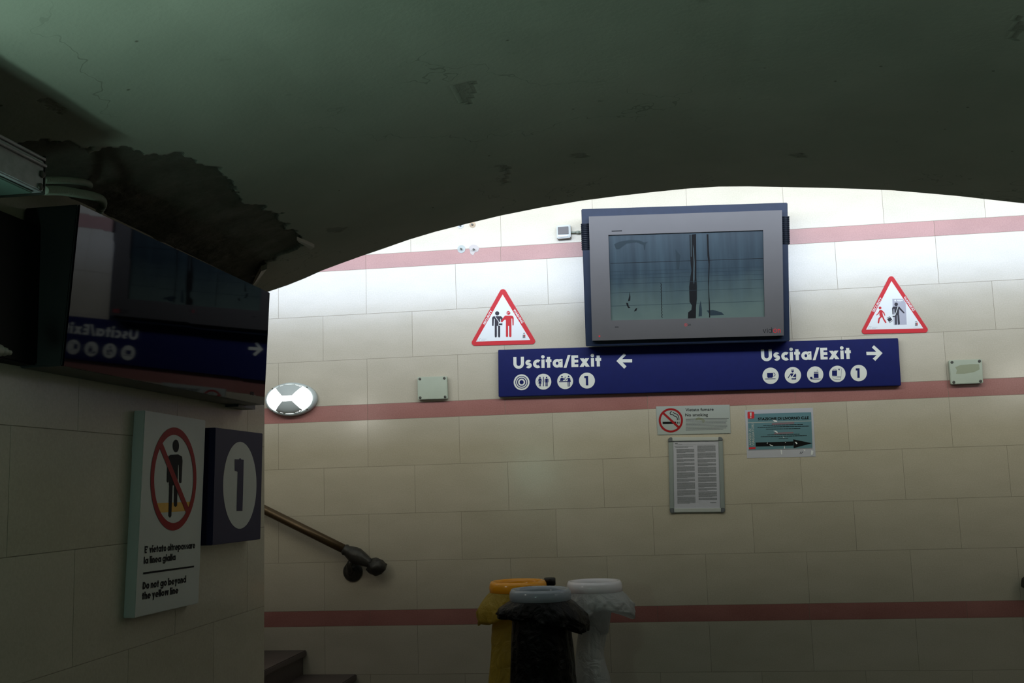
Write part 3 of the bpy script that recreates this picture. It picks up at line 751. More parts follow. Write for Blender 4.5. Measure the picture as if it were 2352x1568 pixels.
zr = lambda p: onTilt(.001)[0](*p)
cR = zoomcast(1250, 400, 3.4846, lambda x, y: T0(x, y))
for side, (xa, xb, y0, y1) in (('l', (300, 360, 402, 600)), ('r', (1905, 1955, 345, 553))):
    bm = bmesh.new(); n = 14
    for i in range(n):
        y = y0 + (y1 - y0) * i / (n - 1)
        sx = (y - 402) / 200 * 7 if side == 'l' else (y - 345) / 200 * 4
        a, b = cR(xa + sx - 0, y), cR(xb + sx + (0 if side == 'r' else 0), y - 2)
        d = Vector((.001 if side == 'r' else -.001, 0, 0))
        if side == 'l': a = a + d
        else: b = b + d
        tube(bm, [a + nT * .002, b + nT * .002], .0052, 8)
        e = (a if side == 'l' else b)
        tube(bm, [e + nT * .002, e - nT * .12], .0052, 8)
    plab(obj('vent_ribs', bm, M['rib'], mt, True), 'ribbed ventilation strip on the ' + ('left' if side == 'l' else 'right') + ' edge')
T1, _ = onTilt(.045)
cF = zoomcast(1250, 400, 3.4846, T1)
outer = [cF(357, 338), cF(1903, 287), cF(1918, 1290), cF(384, 1332)]
inner = [cF(513, 486), cF(1752, 447), cF(1765, 1140), cF(535, 1170)]
bm = bmesh.new()
for i in range(4):
    jn = (i + 1) % 4
    o0, o1, i0, i1 = outer[i], outer[jn], inner[i], inner[jn]
    f = [o0, o1, i1, i0]; a = [bm.verts.new(p) for p in f]; b = [bm.verts.new(p - nT * .04) for p in f]
    bm.faces.new(a); bm.faces.new(b[::-1])
    for k2 in range(4): bm.faces.new((a[k2], b[k2], b[(k2 + 1) % 4], a[(k2 + 1) % 4]))
bmesh.ops.remove_doubles(bm, verts=bm.verts, dist=1e-5)
plab(obj('bezel', bm, M['steel'], mt), 'brushed steel front frame')
cS = zoomcast(1250, 400, 3.4846, onTilt(.030)[0])
bm = bmesh.new()
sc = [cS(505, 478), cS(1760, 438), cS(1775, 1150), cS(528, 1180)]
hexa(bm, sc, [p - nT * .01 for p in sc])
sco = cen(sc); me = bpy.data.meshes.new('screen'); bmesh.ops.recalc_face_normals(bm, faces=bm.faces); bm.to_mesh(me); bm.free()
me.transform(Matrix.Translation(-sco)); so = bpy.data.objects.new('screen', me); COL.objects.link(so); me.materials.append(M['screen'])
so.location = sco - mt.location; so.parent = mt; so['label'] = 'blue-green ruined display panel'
pr = Print(zoomcast(1250, 400, 3.4846, onTilt(.0307)[0]))
for q in ([(1163,485),(1215,478),(1216,560),(1218,700),(1218,830),(1222,900),(1222,1000),(1215,1060),(1214,1152),(1150,1154),(1152,1105),(1178,1085),(1182,1050),(1163,1020),(1160,900),(1170,820),(1178,770),(1172,720),(1168,650),(1165,560)],
          [(1300,480),(1314,480),(1318,600),(1325,690),(1322,800),(1318,900),(1326,1040),(1328,1146),(1320,1146),(1316,1000),(1312,860),(1316,720),(1306,650),(1304,580)],
          [(683,938),(690,980),(688,1012),(670,1016),(680,975)], [(655,1028),(672,1030),(676,1055),(690,1068),(672,1070),(660,1048)], [(735,1072),(745,1070),(738,1092),(720,1098),(724,1084)]): pr.poly(q)
y = 872; x = 934
seg = [(934 + (4 if i % 2 else -2) + i * .35, 872 + i * 12) for i in range(24)]
pr.line(seg, 5, False)
pr.line([(530, 713), (1755, 673)], 3, False)
plab(pr.done('crack_marks', M['black'], so), 'black leak streaks on the panel')
pr = Print(zoomcast(1250, 400, 3.4846, onTilt(.0306)[0]))
for yy, wd in ((780, 2), (808, 2), (838, 2), (880, 2.6), (950, 1.8), (1055, 2.4)): pr.line([(530, yy), (1755, yy - 40)], wd, False)
for q in ([(560,560),(600,540),(690,525),(760,530),(800,545),(830,540),(812,560),(806,610),(798,600),(795,568),(740,545),(660,555),(600,600),(575,600)], [(1050,600),(1090,650),(1080,760),(1060,760)], [(1240,1060),(1252,1010),(1262,1080),(1262,1135),(1235,1138)], [(1300,1090),(1350,1085),(1420,1105),(1440,1125),(1330,1130)]): pr.poly(q)
plab(pr.done('smudge', mat('panel_smudge', (.014, .026, .034), .5, spec=.15), so), 'dark smudges and fine lines on the panel')
pr = Print(zoomcast(1250, 400, 3.4846, onTilt(.0311)[0])); pr.poly([(1190,560),(1197,600),(1203,700),(1203,840),(1198,882),(1192,840),(1196,700)]); pr.poly([(1172,480),(1178,480),(1178,660),(1174,660)])
plab(pr.done('leak_gap', mat('panel_gap', (.05, .075, .085), .4, spec=.15), so), 'pale slit inside the broad black streak')
cB = zoomcast(1250, 400, 3.4846, onTilt(.0456)[0])
pr = Print(cB); polys = 0
lettering(pr, 'vi', (1750, 1270), (1788, 1269), (1750, 1228), .1, .16)
lettering(pr, 'di', (1796, 1269), (1832, 1268), (1796, 1227), .1, .16)
plab(pr.done('lettering', M['black'], mt), 'black vidi lettering')
pr = Print(cB); pr.line([(566, 1222), (595, 1222)], 5, False); pr.done('indicator', M['black'], mt)
pr = Print(cB)
pr.line([(1152,1196),(1152,1210),(1160,1210)], 3, False); pr.ring(1168, 1204, 6, 3, 40, 330, 12); pr.poly([(540,452),(622,449),(622,456),(540,459)]); pr.done('small_mark', M['black'], mt)
pr = Print(cB)
pr.ring(1848, 1252, 16, 4.5, -60, 240, 20); pr.line([(1848, 1230), (1848, 1250)], 4, False)
lettering(pr, 'n', (1870, 1268), (1892, 1267), (1870, 1226), .16, .1); plab(pr.done('lettering', M['red'], mt), 'red on lettering with power symbol')
pr = Print(cB); pr.ring(1133, 1205, 12, 2.5, 0, 360, 20); pr.line([(1131,1198),(1131,1210)], 2.5, False)
plab(pr.done('round_mark', M['red'], mt), 'small red round mark')
pr = Print(cB); pr.poly([(436,1290),(448,1290),(448,1302),(436,1302)]); plab(pr.done('sticker', M['red'], mt), 'tiny red sticker')

# ------------------------------------------------------------ warning triangles
def tri_sign(name, label, cast0, circles, inner_, traced, txt):
    t = thing(name, label, 'warning sign', cast0(0)(840, 900), 'security warning triangles')
    pts = []
    cs = circles
    for i in range(3):
        (ax_, ay, ar), (bx, by, br), (px_, py_, prr) = cs[i], cs[(i + 1) % 3], cs[i - 1]
        # arc between outward normals of the two neighbouring edges
        def nrm(p, q):
            dx, dy = q[0] - p[0], q[1] - p[1]; l = math.hypot(dx, dy); return math.atan2(-dx / l, dy / l)
        a0, a1 = nrm(cs[i - 1], cs[i]), nrm(cs[i], cs[(i + 1) % 3])
        while a1 < a0: a1 += 2 * math.pi
        while a1 - a0 > math.pi * 1.99: a1 -= 2 * math.pi
        for k in range(9):
            a = a0 + (a1 - a0) * k / 8; pts.append((ax_ + ar * math.cos(a), ay + ar * math.sin(a)))
    f = [cast0(.006)(x, y) for x, y in pts]
    bm = bmesh.new(); hexa(bm, f, [Vector((p.x, D, p.z)) for p in f]); plab(obj('plate', bm, M['red'], t), 'red bordered plate')
    pr = Print(cast0(.0066)); pr.poly(inner_); face = plab(pr.done('face', M['white'], t), 'white face')
    for nm, m, lab, fn, lev in traced:
        pr = Print(cast0(lev)); fn(pr); plab(pr.done(nm, m, t), lab)
    pr = Print(cast0(.0068))
    for s, a, b, h in txt: plaintext(pr, s, a, b, h, .02)
    plab(pr.done('lettering', M['white'], t), 'white SECURITY WARNING lettering')
    return t
c1 = lambda t: zoomcast(1080, 660, 11.2, bY(t))
def fig_black1(p):
    p.circle(694, 665, 54, 28)
    p.poly([(610,738),(790,738),(830,775),(835,800),(770,806),(770,990),(630,990),(630,806),(610,806),(600,990),(562,985),(562,790),(575,755)])
    p.poly([(785,806),(835,800),(830,985),(812,995),(800,985)])
    p.poly([(630,985),(686,985),(686,1260),(672,1285),(645,1285),(630,1262)]); p.poly([(716,985),(772,985),(772,1260),(758,1285),(730,1285),(716,1262)])
def fig_white1(p): p.line([(635,735),(745,895)], 14, False); p.poly([(730,895),(835,895),(830,985),(728,985)])
def fig_bag1(p): p.poly([(738,925),(828,920),(826,965),(740,968)])
def fig_red1(p):
    p.circle(980, 655, 52, 28)
    p.poly([(900,722),(1060,722),(1100,735),(1120,780),(1118,965),(1102,982),(1088,965),(1080,800),(1060,800),(1060,990),(918,990),(918,830),(880,830),(810,905),(782,880),(862,760)])
    p.poly([(918,985),(974,985),(974,1255),(960,1277),(935,1277),(918,1255)]); p.poly([(1002,985),(1060,985),(1060,1255),(1045,1277),(1018,1277),(1002,1255)])
def fig_eye1(p): p.ring(965, 655, 30, 10, 60, 330, 16); p.line([(985,645),(1025,622)], 8)
def fig_logo1(p):
    p.line([(215,1318),(235,1312)], 10, False); p.line([(250,1318),(272,1310)], 10, False); p.line([(200,1340),(190,1365)], 10, False); p.line([(240,1335),(232,1368)], 10, False)
    p.line([(290,1332),(420,1330)], 6, False); p.line([(280,1358),(385,1360)], 6, False); p.line([(1310,1330),(1465,1326)], 4, False)
def fig_crest1(p): p.poly([(1360,1170),(1410,1165),(1405,1190),(1365,1192)]); p.poly([(1352,1215),(1415,1210),(1420,1295),(1350,1300)])
def fig_crestr1(p): p.poly([(1390,1215),(1418,1212),(1420,1255),(1395,1262)])
tri_sign('security_warning_sign', 'red bordered triangle warning of pickpockets, black and red figures side by side', c1,
         [(842,128,86),(1592,1378,78),(116,1418,78)], [(835,180),(1545,1350),(150,1392)],
         [('figure', M['char'], 'black standing figure', fig_black1, .0070), ('figure', M['red'], 'red standing figure', fig_red1, .0072),
          ('bag', M['white'], 'white bag strap and flap', fig_white1, .0074), ('bag', M['char'], 'black bag front', fig_bag1, .0076), ('eye_patch', M['white'], None, fig_eye1, .0075),
          ('small_print', M['faint'], None, fig_logo1, .0070), ('crest', M['finetext'], None, fig_crest1, .0070), ('crest', M['red'], None, fig_crestr1, .0072)],
         [('SECURITY', (372,962), (575,600), (322,940)), ('WARNING', (1100,585), (1325,925), (1142,535))])
c2 = lambda t: zoomcast(1970, 630, 11.2, bY(t))
def mach2(p): p.poly([(890,628),(1165,625),(1235,735),(1262,1290),(930,1300)])
def machw2(p): p.circle(965, 673, 24, 20); p.poly([(1010,655),(1160,655),(1165,680),(1012,684)]); p.line([(1040,705),(1120,705)], 8, False)
def fig_black2(p):
    p.circle(990, 770, 46, 26)
    p.poly([(920,828),(1070,828),(1205,980),(1200,1002),(1180,1000),(1065,890),(1062,1050),(965,1050),(945,960),(942,890),(922,890),(920,1030),(895,1030),(885,870),(900,840)])
    p.poly([(895,1068),(960,1062),(962,1092),(900,1098)])
    p.poly([(955,1045),(1005,1045),(1010,1270),(995,1294),(972,1294),(962,1275)]); p.poly([(1022,1045),(1068,1045),(1085,1268),(1072,1292),(1045,1292),(1035,1272)])
def fig_white2(p): p.line([(1040,825),(965,1040)], 14, False); p.poly([(890,1035),(965,1035),(960,1060),(895,1062)])
def fig_red2(p):
    p.circle(575, 862, 36, 22)
    p.poly([(565,915),(610,910),(685,975),(708,1055),(690,1062),(655,985),(635,975),(650,1060),(590,1095),(560,1050),(560,970),(540,1015),(485,1055),(475,1045),(525,990)])
    p.line([(612,1075),(550,1140),(535,1238)], 40); p.line([(630,1060),(670,1150),(720,1232)], 38)
def fig_case2(p): p.poly([(755,1150),(840,1095),(890,1165),(810,1222)]); p.line([(748,1125),(832,1082)], 12, False); p.line([(815,1245),(900,1188)], 12, False)
def fig_logo2(p):
    p.line([(290,1345),(310,1340)], 10, False); p.line([(328,1345),(352,1340)], 10, False); p.line([(278,1368),(270,1392)], 10, False); p.line([(320,1365),(312,1392)], 10, False)
    p.line([(370,1358),(510,1356)], 6, False); p.line([(360,1386),(470,1388)], 6, False); p.line([(1430,1360),(1610,1356)], 4, False)
def fig_crest2(p): p.poly([(1475,1205),(1530,1202),(1525,1222),(1480,1224)]); p.poly([(1478,1240),(1538,1236),(1542,1325),(1475,1330)])
def fig_crestr2(p): p.poly([(1515,1240),(1540,1238),(1544,1300),(1520,1305)])
tri_sign('security_warning_sign', 'red bordered triangle warning of luggage theft, figure at a grey ticket machine', c2,
         [(866,124,78),(1730,1420,74),(180,1456,74)], [(868,170),(1688,1388),(216,1420)],
         [('ticket_machine', M['lav'], 'pale grey ticket machine', mach2, .0068), ('machine_print', M['white'], None, machw2, .0070),
          ('figure', M['char'], 'black figure reaching to the machine', fig_black2, .0072), ('figure', M['red'], 'red walking figure', fig_red2, .0072),
          ('bag', M['white'], 'white bag strap', fig_white2, .0074), ('suitcase', M['char'], None, fig_case2, .0072),
          ('small_print', M['faint'], None, fig_logo2, .0070), ('crest', M['finetext'], None, fig_crest2, .0070), ('crest', M['red'], None, fig_crestr2, .0072)],
         [('SECURITY', (425,972), (635,612), (372,945)), ('WARNING', (1172,590), (1425,950), (1215,545))])

# ------------------------------------------------------------ no smoking plate
t = thing('no_smoking_sign', 'pale grey Vietato fumare / No smoking plate under the navy sign', 'sign', onY(1592, 963, D))
obj('plate', slabY([(1506.5,933),(1676,929),(1678.5,995),(1510.5,998.5)], .006, bev=.0015), M['panelgrey'], t)
c3 = lambda e: zoomcast(1500, 925, 12.379, bY(.006 + e))
pr = Print(c3(.0005))
pr.poly([(270,538),(655,532),(655,596),(272,603)])
pr.line([(530,240),(492,262),(482,300),(500,332),(548,334),(580,345),(606,378),(650,386),(682,415),(692,450),(693,490)], 22, False)
pr.line([(562,258),(592,288),(640,305),(690,330),(725,380),(738,440),(738,490)], 20, False)
pr.line([(692,535),(692,592)], 22, False); pr.line([(740,535),(740,592)], 20, False)
plab(pr.done('cigarette_symbol', M['black'], t), 'black smoking cigarette')
pr = Print(c3(.0010)); pr.ring(505, 495, 345, 58, n=60); pr.line([(290,290),(725,690)], 62, False)
plab(pr.done('prohibition_ring', M['dkred'], t), 'red ring and bar')
pr = Print(c3(.0005)); plaintext(pr, 'Vietato fumare', (920, 238), (1722, 222), (918, 152), .014); plaintext(pr, 'No smoking', (918, 385), (1562, 374), (916, 300), .014)
pr.line([(930, 461), (2150, 442)], 11, False)
pr.done('lettering', M['black'], t)
pr = Print(c3(.0005))
for i in range(8):
    y0 = 497 + i * 39.5
    dashes(pr, 930, y0, (2110 if i < 7 else 1960) + random.uniform(-40, 40), y0 - 22, 17)
pr.done('small_print', M['finetext'], t)
pr = Print(c3(.0004)); pr.poly([(1205,490),(1215,445),(1260,420),(1300,405),(1350,425),(1400,440),(1460,470),(1480,520),(1440,560),(1400,550),(1380,500),(1300,475),(1230,500)])
pr.done('stain', M['stain'], t)

# ------------------------------------------------------------ framed regulations
t = thing('poster_frame', 'upright aluminium snap frame holding two columns of small print below the no smoking plate', 'frame', onY(1600, 1090, D))
c4 = lambda e: zoomcast(1480, 900, 5.2273, bY(e))
def bar4(q, th, t0=0):
    bm = bmesh.new(); f = [c4(th)(x, y) for x, y in q]; hexa(bm, f, [Vector((p.x, D - t0, p.z)) for p in f], .003); return bm
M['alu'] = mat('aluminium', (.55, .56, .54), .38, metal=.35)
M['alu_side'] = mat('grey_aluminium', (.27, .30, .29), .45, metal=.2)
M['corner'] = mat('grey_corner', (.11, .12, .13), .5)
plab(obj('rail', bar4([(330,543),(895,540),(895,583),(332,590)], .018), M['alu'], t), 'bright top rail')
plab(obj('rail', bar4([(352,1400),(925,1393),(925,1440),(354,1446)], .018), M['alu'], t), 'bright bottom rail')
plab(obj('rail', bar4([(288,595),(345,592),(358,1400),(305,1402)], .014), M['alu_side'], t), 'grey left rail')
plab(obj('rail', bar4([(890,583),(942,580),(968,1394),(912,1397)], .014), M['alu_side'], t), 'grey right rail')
for q in ([(285,600),(285,562),(300,545),(335,543),(338,596)], [(890,585),(888,540),(920,540),(942,555),(944,582)], [(303,1400),(356,1398),(358,1452),(330,1456),(308,1440)], [(918,1395),(968,1392),(970,1425),(955,1446),(920,1448)]):
    obj('corner', bar4(q, .0195), M['corner'], t)
bm = bmesh.new(); f = [c4(.007)(x, y) for x, y in [(335,585),(895,580),(925,1400),(348,1404)]]; hexa(bm, f, [Vector((p.x, D, p.z)) for p in f]); obj('sheet', bm, M['paper'], t)
pr = Print(c4(.0075))
def P4(u, v):      # u,v on the sheet -> traced coordinates
    return (345 + 15 * v + u * (545 + 10 * v), 592 - 6 * u + v * 800)
def row4(u0, u1, v, h=3.6, fill=True, **kw):
    a, b = P4(u0, v), P4(u1, v); dashes(pr, a[0], a[1], b[0], b[1], h, wmin=6, wmax=30)
row4(.04, .10, .035, 12); row4(.11, .2, .045, 4)
a, b = P4(.08, .055), P4(.9, .055); pr.line([a, b], 2, False)
row4(.03, .44, .075, 6); row4(.05, .33, .09, 6)
v = .12
while v < .94:
    n = random.randint(5, 12); 
    for _ in range(n):
        if v < .94: row4(.07, .46 if _ < n - 1 else random.uniform(.2, .4), v, 4)
        v += .0088
    v += .010
v = .07
while v < .89:
    n = random.randint(4, 12)
    for _ in range(n):
        if v < .89: row4(.53, .93 if _ < n - 1 else random.uniform(.65, .85), v, 4)
        v += .0088
    v += .010
row4(.78, .91, .925, 9)
sh = pr.done('small_print', M['finetext'], t)

# ------------------------------------------------------------ station notice
t = thing('station_notice', 'laminated teal STAZIONE DI LIVORNO C.LE notice with a black arrow pointing right', 'notice', onY(1792, 995, D))
c5 = lambda e: zoomcast(1705, 930, 12.543, bY(e))
bm = bmesh.new(); f = [c5(.002)(x, y) for x, y in [(75,145),(2030,75),(2115,1480),(135,1530)]]; hexa(bm, f, [Vector((p.x, D, p.z)) for p in f]); obj('sheet', bm, M['paper'], t)
def pp(name, m, lev, lab, fn):
    pr = Print(c5(lev)); fn(pr); o = pr.done(name, m, t)
    if lab: o['label'] = lab
pp('print_field', M['teal'], .0025, 'teal background', lambda p: p.poly([(155,255),(1985,205),(2022,1232),(185,1290)]))
def _st(p): p.poly([(160,498),(1985,445),(1987,462),(160,520)]); 
pp('print_stripe', M['panelgrey'], .0028, 'pale stripe', _st)
def _red(p):
    p.poly([(150,210),(170,190),(320,188),(342,208),(345,365),(322,388),(172,392),(152,372)]); p.poly([(188,1218),(380,1208),(382,1262),(190,1272)])
pp('warning_mark', M['red'], .0030, 'red exclamation badge and bar', _red)
def _wt(p):
    p.poly([(212,215),(270,213),(262,325),(228,327)]); p.circle(245, 354, 18, 16)
    plaintext(p, 'AVVISO AI', (262, 1165), (248, 680), (200, 1166), .01); plaintext(p, 'VIAGGIATORI', (352, 1165), (330, 540), (285, 1166), .01)
pp('lettering', M['panelwhite'], .0034, 'white AVVISO AI VIAGGIATORI lettering', _wt)
def _bk(p):
    plaintext(p, 'STAZIONE DI LIVORNO C.LE', (450, 438), (1918, 400), (448, 365), .045)
    p.poly([(385,1078),(1470,1045),(1470,1165),(388,1195)]); p.poly([(1468,985),(2010,1098),(1480,1240)])
    for (x0, x1, y0, h) in ((600,1750,585,26),(440,1925,640,28),(680,1670,695,26),(720,1650,858,26),(530,1860,912,28),(1050,1320,965,24)): dashes(p, x0, y0, x1, y0 - (x1 - x0) * .025, h * .6, wmin=30, wmax=120)
    p.line([(175,1300),(2025,1252)], 6, False); p.line([(1660,1400),(1690,1340)], 12, False); p.line([(1700,1400),(1735,1345),(1750,1340)], 10, False)
pp('lettering', M['black'], .0031, 'black title, lines and arrow', _bk)
def _rd(p): p.poly([(855,515),(1495,490),(1495,540),(850,570)]); p.poly([(920,795),(1470,772),(1470,815),(915,840)])
pp('heading_print', mat('faded_red_print', (.20, .13, .155), .5), .0029, 'two faded red headings', _rd)
def _tp(p):  # glints of light on the laminate, painted as white shapes
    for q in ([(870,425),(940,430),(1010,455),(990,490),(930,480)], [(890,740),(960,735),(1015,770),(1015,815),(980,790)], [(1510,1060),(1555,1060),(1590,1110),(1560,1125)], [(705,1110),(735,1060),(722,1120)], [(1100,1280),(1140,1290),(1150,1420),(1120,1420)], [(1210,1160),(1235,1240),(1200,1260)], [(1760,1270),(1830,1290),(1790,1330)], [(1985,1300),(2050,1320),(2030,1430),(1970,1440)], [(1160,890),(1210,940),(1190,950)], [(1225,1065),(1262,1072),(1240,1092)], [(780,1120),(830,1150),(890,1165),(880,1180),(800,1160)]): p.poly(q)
pp('painted_glint', M['white'], .0037, 'painted white glints on the wrinkled laminate', _tp)

# ------------------------------------------------------------ junction boxes, socket, bolts
def screw(c, r, parent, n=Vector((0, -1, 0)), m='screw'):
    bm = bmesh.new(); lathe(bm, [(0, .0), (r, 0), (r, .003), (r * .6, .0045), (0, .0045)], c, n, 14); obj('screw', bm, M[m], parent)
def jbox(pxs, label, stain=None):
    c = cen([onY(x, y, D) for x, y in pxs]); t = thing('junction_box', label, 'junction box', c, 'grey junction boxes')
    mid = [(sum(p[0] for p in pxs) / 4, sum(p[1] for p in pxs) / 4)]
    grow = lambda k: [(mid[0][0] + (x - mid[0][0]) * k, mid[0][1] + (y - mid[0][1]) * k) for x, y in pxs]
    obj('base', slabY(grow(1.0), .030, bev=.003), M['boxgreen'], t)
    bm = slabY(grow(1.015), .012, .0305, .003); plab(obj('lid', bm, M['boxgreen'], t), 'screwed lid')
    for x, y in grow(.84): screw(onY(x, y, D - .0427), .008, t)
    if stain:
        pr = Print(bY(.0431)); pr.poly(stain); pr.done('stain', M['stain'], t)
jbox([(959,866),(1026,864),(1028,915),(960,917)], 'grey-green junction box between the oval lamp and the navy sign')
jbox([(2180,827.5),(2255,824.5),(2258,879),(2185,882)], 'grey-green junction box with a greenish smudge right of the navy sign', [(2194,843),(2206,838),(2230,836),(2249,836),(2250,848),(2238,854),(2215,858),(2196,858),(2198,850)])
t = thing('socket_box', 'small white electrical box with grey panel left of the monitor', 'electrical box', onY(1294, 531, D))
obj('housing', slabY([(1278,517),(1310,515),(1311,545),(1279,548)], .045, bev=.005), M['panelwhite'], t)
plab(obj('cover', slabY([(1281,521),(1305.5,519.5),(1306,537),(1281.5,538)], .004, .0455, .001), M['steel'], t), 'grey cover panel')
plab(obj('latch', slabY([(1281,540.5),(1304,539.5),(1304,542.5),(1281,543.5)], .004, .0455, .001), M['white'], t), 'white lower latch')
a_, b_ = onY(1310, 533.5, D - .02), onY(1345, 533, D - .02)
bm = bmesh.new(); tube(bm, [a_, a_ + (b_ - a_) * .45], .006, 12); tube(bm, [a_ + (b_ - a_) * .4, a_ + (b_ - a_) * .6], .010, 12); tube(bm, [a_ + (b_ - a_) * .6, b_], .0075, 12)
plab(obj('conduit', bm, M['conduit'], t, True), 'short grey conduit to the monitor')
for (x, y), lab, c in (((1058,518), 'upper left bolt with torn washer beside the arch edge', 'screw'), ((1085.5,516), 'upper right bolt with a rusty washer beside the arch edge', 'rust'), ((1060,572), 'lower left bolt with a round grey washer on the red stripe', 'grey'), ((1089,573), 'lower right bolt sunk in a plaster smear on the red stripe', 'smear')):
    p = onY(x, y, D); t = thing('wall_bolt', lab, 'bolt', p, 'bolts left in the wall')
    wm = {'screw': M['panelwhite'], 'rust': mat('rusty_washer', (.48, .36, .24), .6), 'grey': M['panelgrey'], 'smear': mat('plaster_smear', (.55, .50, .48), .9)}[c]
    bm = bmesh.new()
    if c == 'smear':
        f = [onY(x + a, y + b, D - .002) for a, b in ((-12,-6),(-4,-12),(6,-10),(12,-4),(9,4),(2,6),(-2,13),(-8,10),(-10,2))]
        hexa(bm, f, [Vector((q.x, D, q.z)) for q in f]); 
    else: lathe(bm, [(0, 0), (.026 if c == 'grey' else .020, 0), (.026 if c == 'grey' else .020, .003), (0, .004)], p, Vector((0, -1, 0)), 22)
    obj('washer', bm, wm, t)
    bm = bmesh.new(); tube(bm, [p + Vector((0, -.002, 0)), p + Vector((0, -.03, -.004))], .006, 8); obj('bolt', bm, M['screw'], t)

# ------------------------------------------------------------ oval bulkhead lamps
def bulkhead(c, n, label, ux=None, power=0, pcol=(1, .95, .85), rx=.173, ry=.108, glow=None, group=None, side=0):
    """c: centre on the wall, n: outward normal"""
    t = thing('bulkhead_lamp', label, 'lamp', c, group)
    up_ = Vector((0, 0, 1)); u = n.cross(up_) * -1; u.normalize()
    def pt(a, b, h): return c + u * a + up_ * b + n * h
    def ellrings(bm, prof, seg=48):
        rings = []
        for k, h in prof:
            if k < 1e-6: rings.append([bm.verts.new(pt(0, 0, h))]); continue
            rings.append([bm.verts.new(pt(rx * k * math.cos(i * 2 * math.pi / seg), (ry * k if k <= 1 else ry + rx * (k - 1)) * math.sin(i * 2 * math.pi / seg), h)) for i in range(seg)])
        for r0, r1 in zip(rings, rings[1:]):
            for i in range(seg):
                j = (i + 1) % seg
                if len(r1) == 1: bm.faces.new((r0[i], r0[j], r1[0]))
                else: bm.faces.new((r0[i], r0[j], r1[j], r1[i]))
    bm = bmesh.new(); ellrings(bm, [(.94, 0), (1.0, .008), (1.0, .035), (.97, .048), (.90, .056), (.84, .058), (.84, .04)])
    obj('housing', bm, M['lampgrey'], t, True)
    dome = lambda k: .052 + .052 * math.sqrt(max(0, 1 - (k / .88) ** 2))
    bm = bmesh.new(); ellrings(bm, [(k, dome(k)) for k in (.86, .84, .78, .7, .6, .48, .35, .2, 0)])
    plab(obj('diffuser', bm, glow or M['lampglow'], t, True), 'glowing white diffuser')
    for s in (1, -1):
        bm = bmesh.new(); rows_ = []
        for i in range(9):
            b = .16 + (.86 - .16) * i / 8              # height on the dome
            half = .19 + (b - .16) * .62
            half = min(half, math.sqrt(max(0, .88 ** 2 - b * b)))
            rowp = []
            for j in range(9):
                a = -half + 2 * half * j / 8; k = math.sqrt(a * a + b * b)
                rowp.append(bm.verts.new(pt(a * rx, s * b * ry, dome(min(k, .88)) + .004)))
            rows_.append(rowp)
        for r0, r1 in zip(rows_, rows_[1:]):
            for j in range(8): bm.faces.new((r0[j], r0[j + 1], r1[j + 1], r1[j]))
        plab(obj('shield', bm, M['lampgrey'], t, True), 'grey ' + ('upper' if s > 0 else 'lower') + ' shield')
    for a, b in ((-.70, .66), (.70, .66), (-.70, -.66), (.70, -.66)): screw(pt(a * rx * .95, b * ry * .98, .054), .005, t, n)
    if power:
        l = bpy.data.lights.new('lamp_light', 'AREA'); l.shape = 'ELLIPSE'; l.size = rx * 1.4; l.size_y = ry * 1.4; l.energy = power; l.color = pcol
        o = bpy.data.objects.new('lamp_light', l); COL.objects.link(o); o.location = c + n * .13
        o.rotation_euler = n.to_track_quat('-Z', 'Y').to_euler() if False else Vector(-n).to_track_quat('Z', 'Y').to_euler()
    if side:                                     # the dome also throws light sideways along the wall
        l = bpy.data.lights.new('lamp_side_light', 'POINT'); l.shadow_soft_size = .05; l.energy = side; l.color = pcol
        o = bpy.data.objects.new('lamp_side_light', l); COL.objects.link(o); o.location = c + n * .17
    return t
bulkhead(onY(672, 917.5, D), Vector((0, -1, 0)), 'lit oval bulkhead lamp with bow-tie shield on the red stripe by the corner')
bulkhead(Vector((-2.55, YC, 2.2)), Vector((0, 1, 0)), 'lit oval lamp on the passage wall left of the tunnel mouth', power=1.6, group='passage lamps')
bulkhead(Vector((2.95, YC, 2.28)), Vector((0, 1, 0)), 'lit oval lamp on the passage wall right of the tunnel mouth', power=1.6, group='passage lamps')
bulkhead(Vector((XL, 1.45, 1.72)), Vector((1, 0, 0)), 'lit oval lamp on the tunnel wall before the black display', power=9, pcol=(.60, 1.0, .84), side=2.4)
for i, y in enumerate((-3.0, -6.0)):
    bulkhead(Vector((XL, y, 2.0)), Vector((1, 0, 0)), 'lit oval lamp far back on the left tunnel wall', power=.05, glow=M['lampdim'], pcol=(.9, 1, .85), group='tunnel lamps left')
    bulkhead(Vector((XR, y, 2.0)), Vector((-1, 0, 0)), 'lit oval lamp far back on the right tunnel wall', power=.05, glow=M['lampdim'], pcol=(.9, 1, .85), group='tunnel lamps right')

# ------------------------------------------------------------ black display on the left wall
t = thing('departure_display', 'long black glossy information display on the left tunnel wall under the vault', 'display', (XL, 3.0, onX(400, 900, XL).z))
XT, XB_ = XL + .150, XL + .118
F = [onX(184, 469, XT), onX(620, 672, XT), onX(607.5, 930, XB_), onX(146, 840, XB_)]
yl = (F[0].y + F[3].y) / 2; yr = (F[1].y + F[2].y) / 2
bm = bmesh.new()
Bk = [Vector((XL + .004, F[0].y, F[0].z)), Vector((XL + .004, F[1].y, F[1].z)), Vector((XL + .004, F[2].y, F[2].z)), Vector((XL + .004, F[3].y, F[3].z))]
nF = (F[1] - F[0]).cross(F[3] - F[0]).normalized()
if nF.x < 0: nF = -nF
F2 = [p - nF * .006 for p in F]
hexa(bm, F2, Bk, .003); obj('housing', bm, M['tvbody'], t)
bm = bmesh.new(); hexa(bm, F, [p - nF * .005 for p in F], .0015); plab(obj('glass_front', bm, M['glassblack'], t), 'glossy black glass front')
bm = bmesh.new(); box(bm, XL + .001, XL + .05, yl - .20, yl - .003, F[3].z + .004, F[0].z - .05, .004)
obj('mounting_arm', bm, M['armblack'], t)
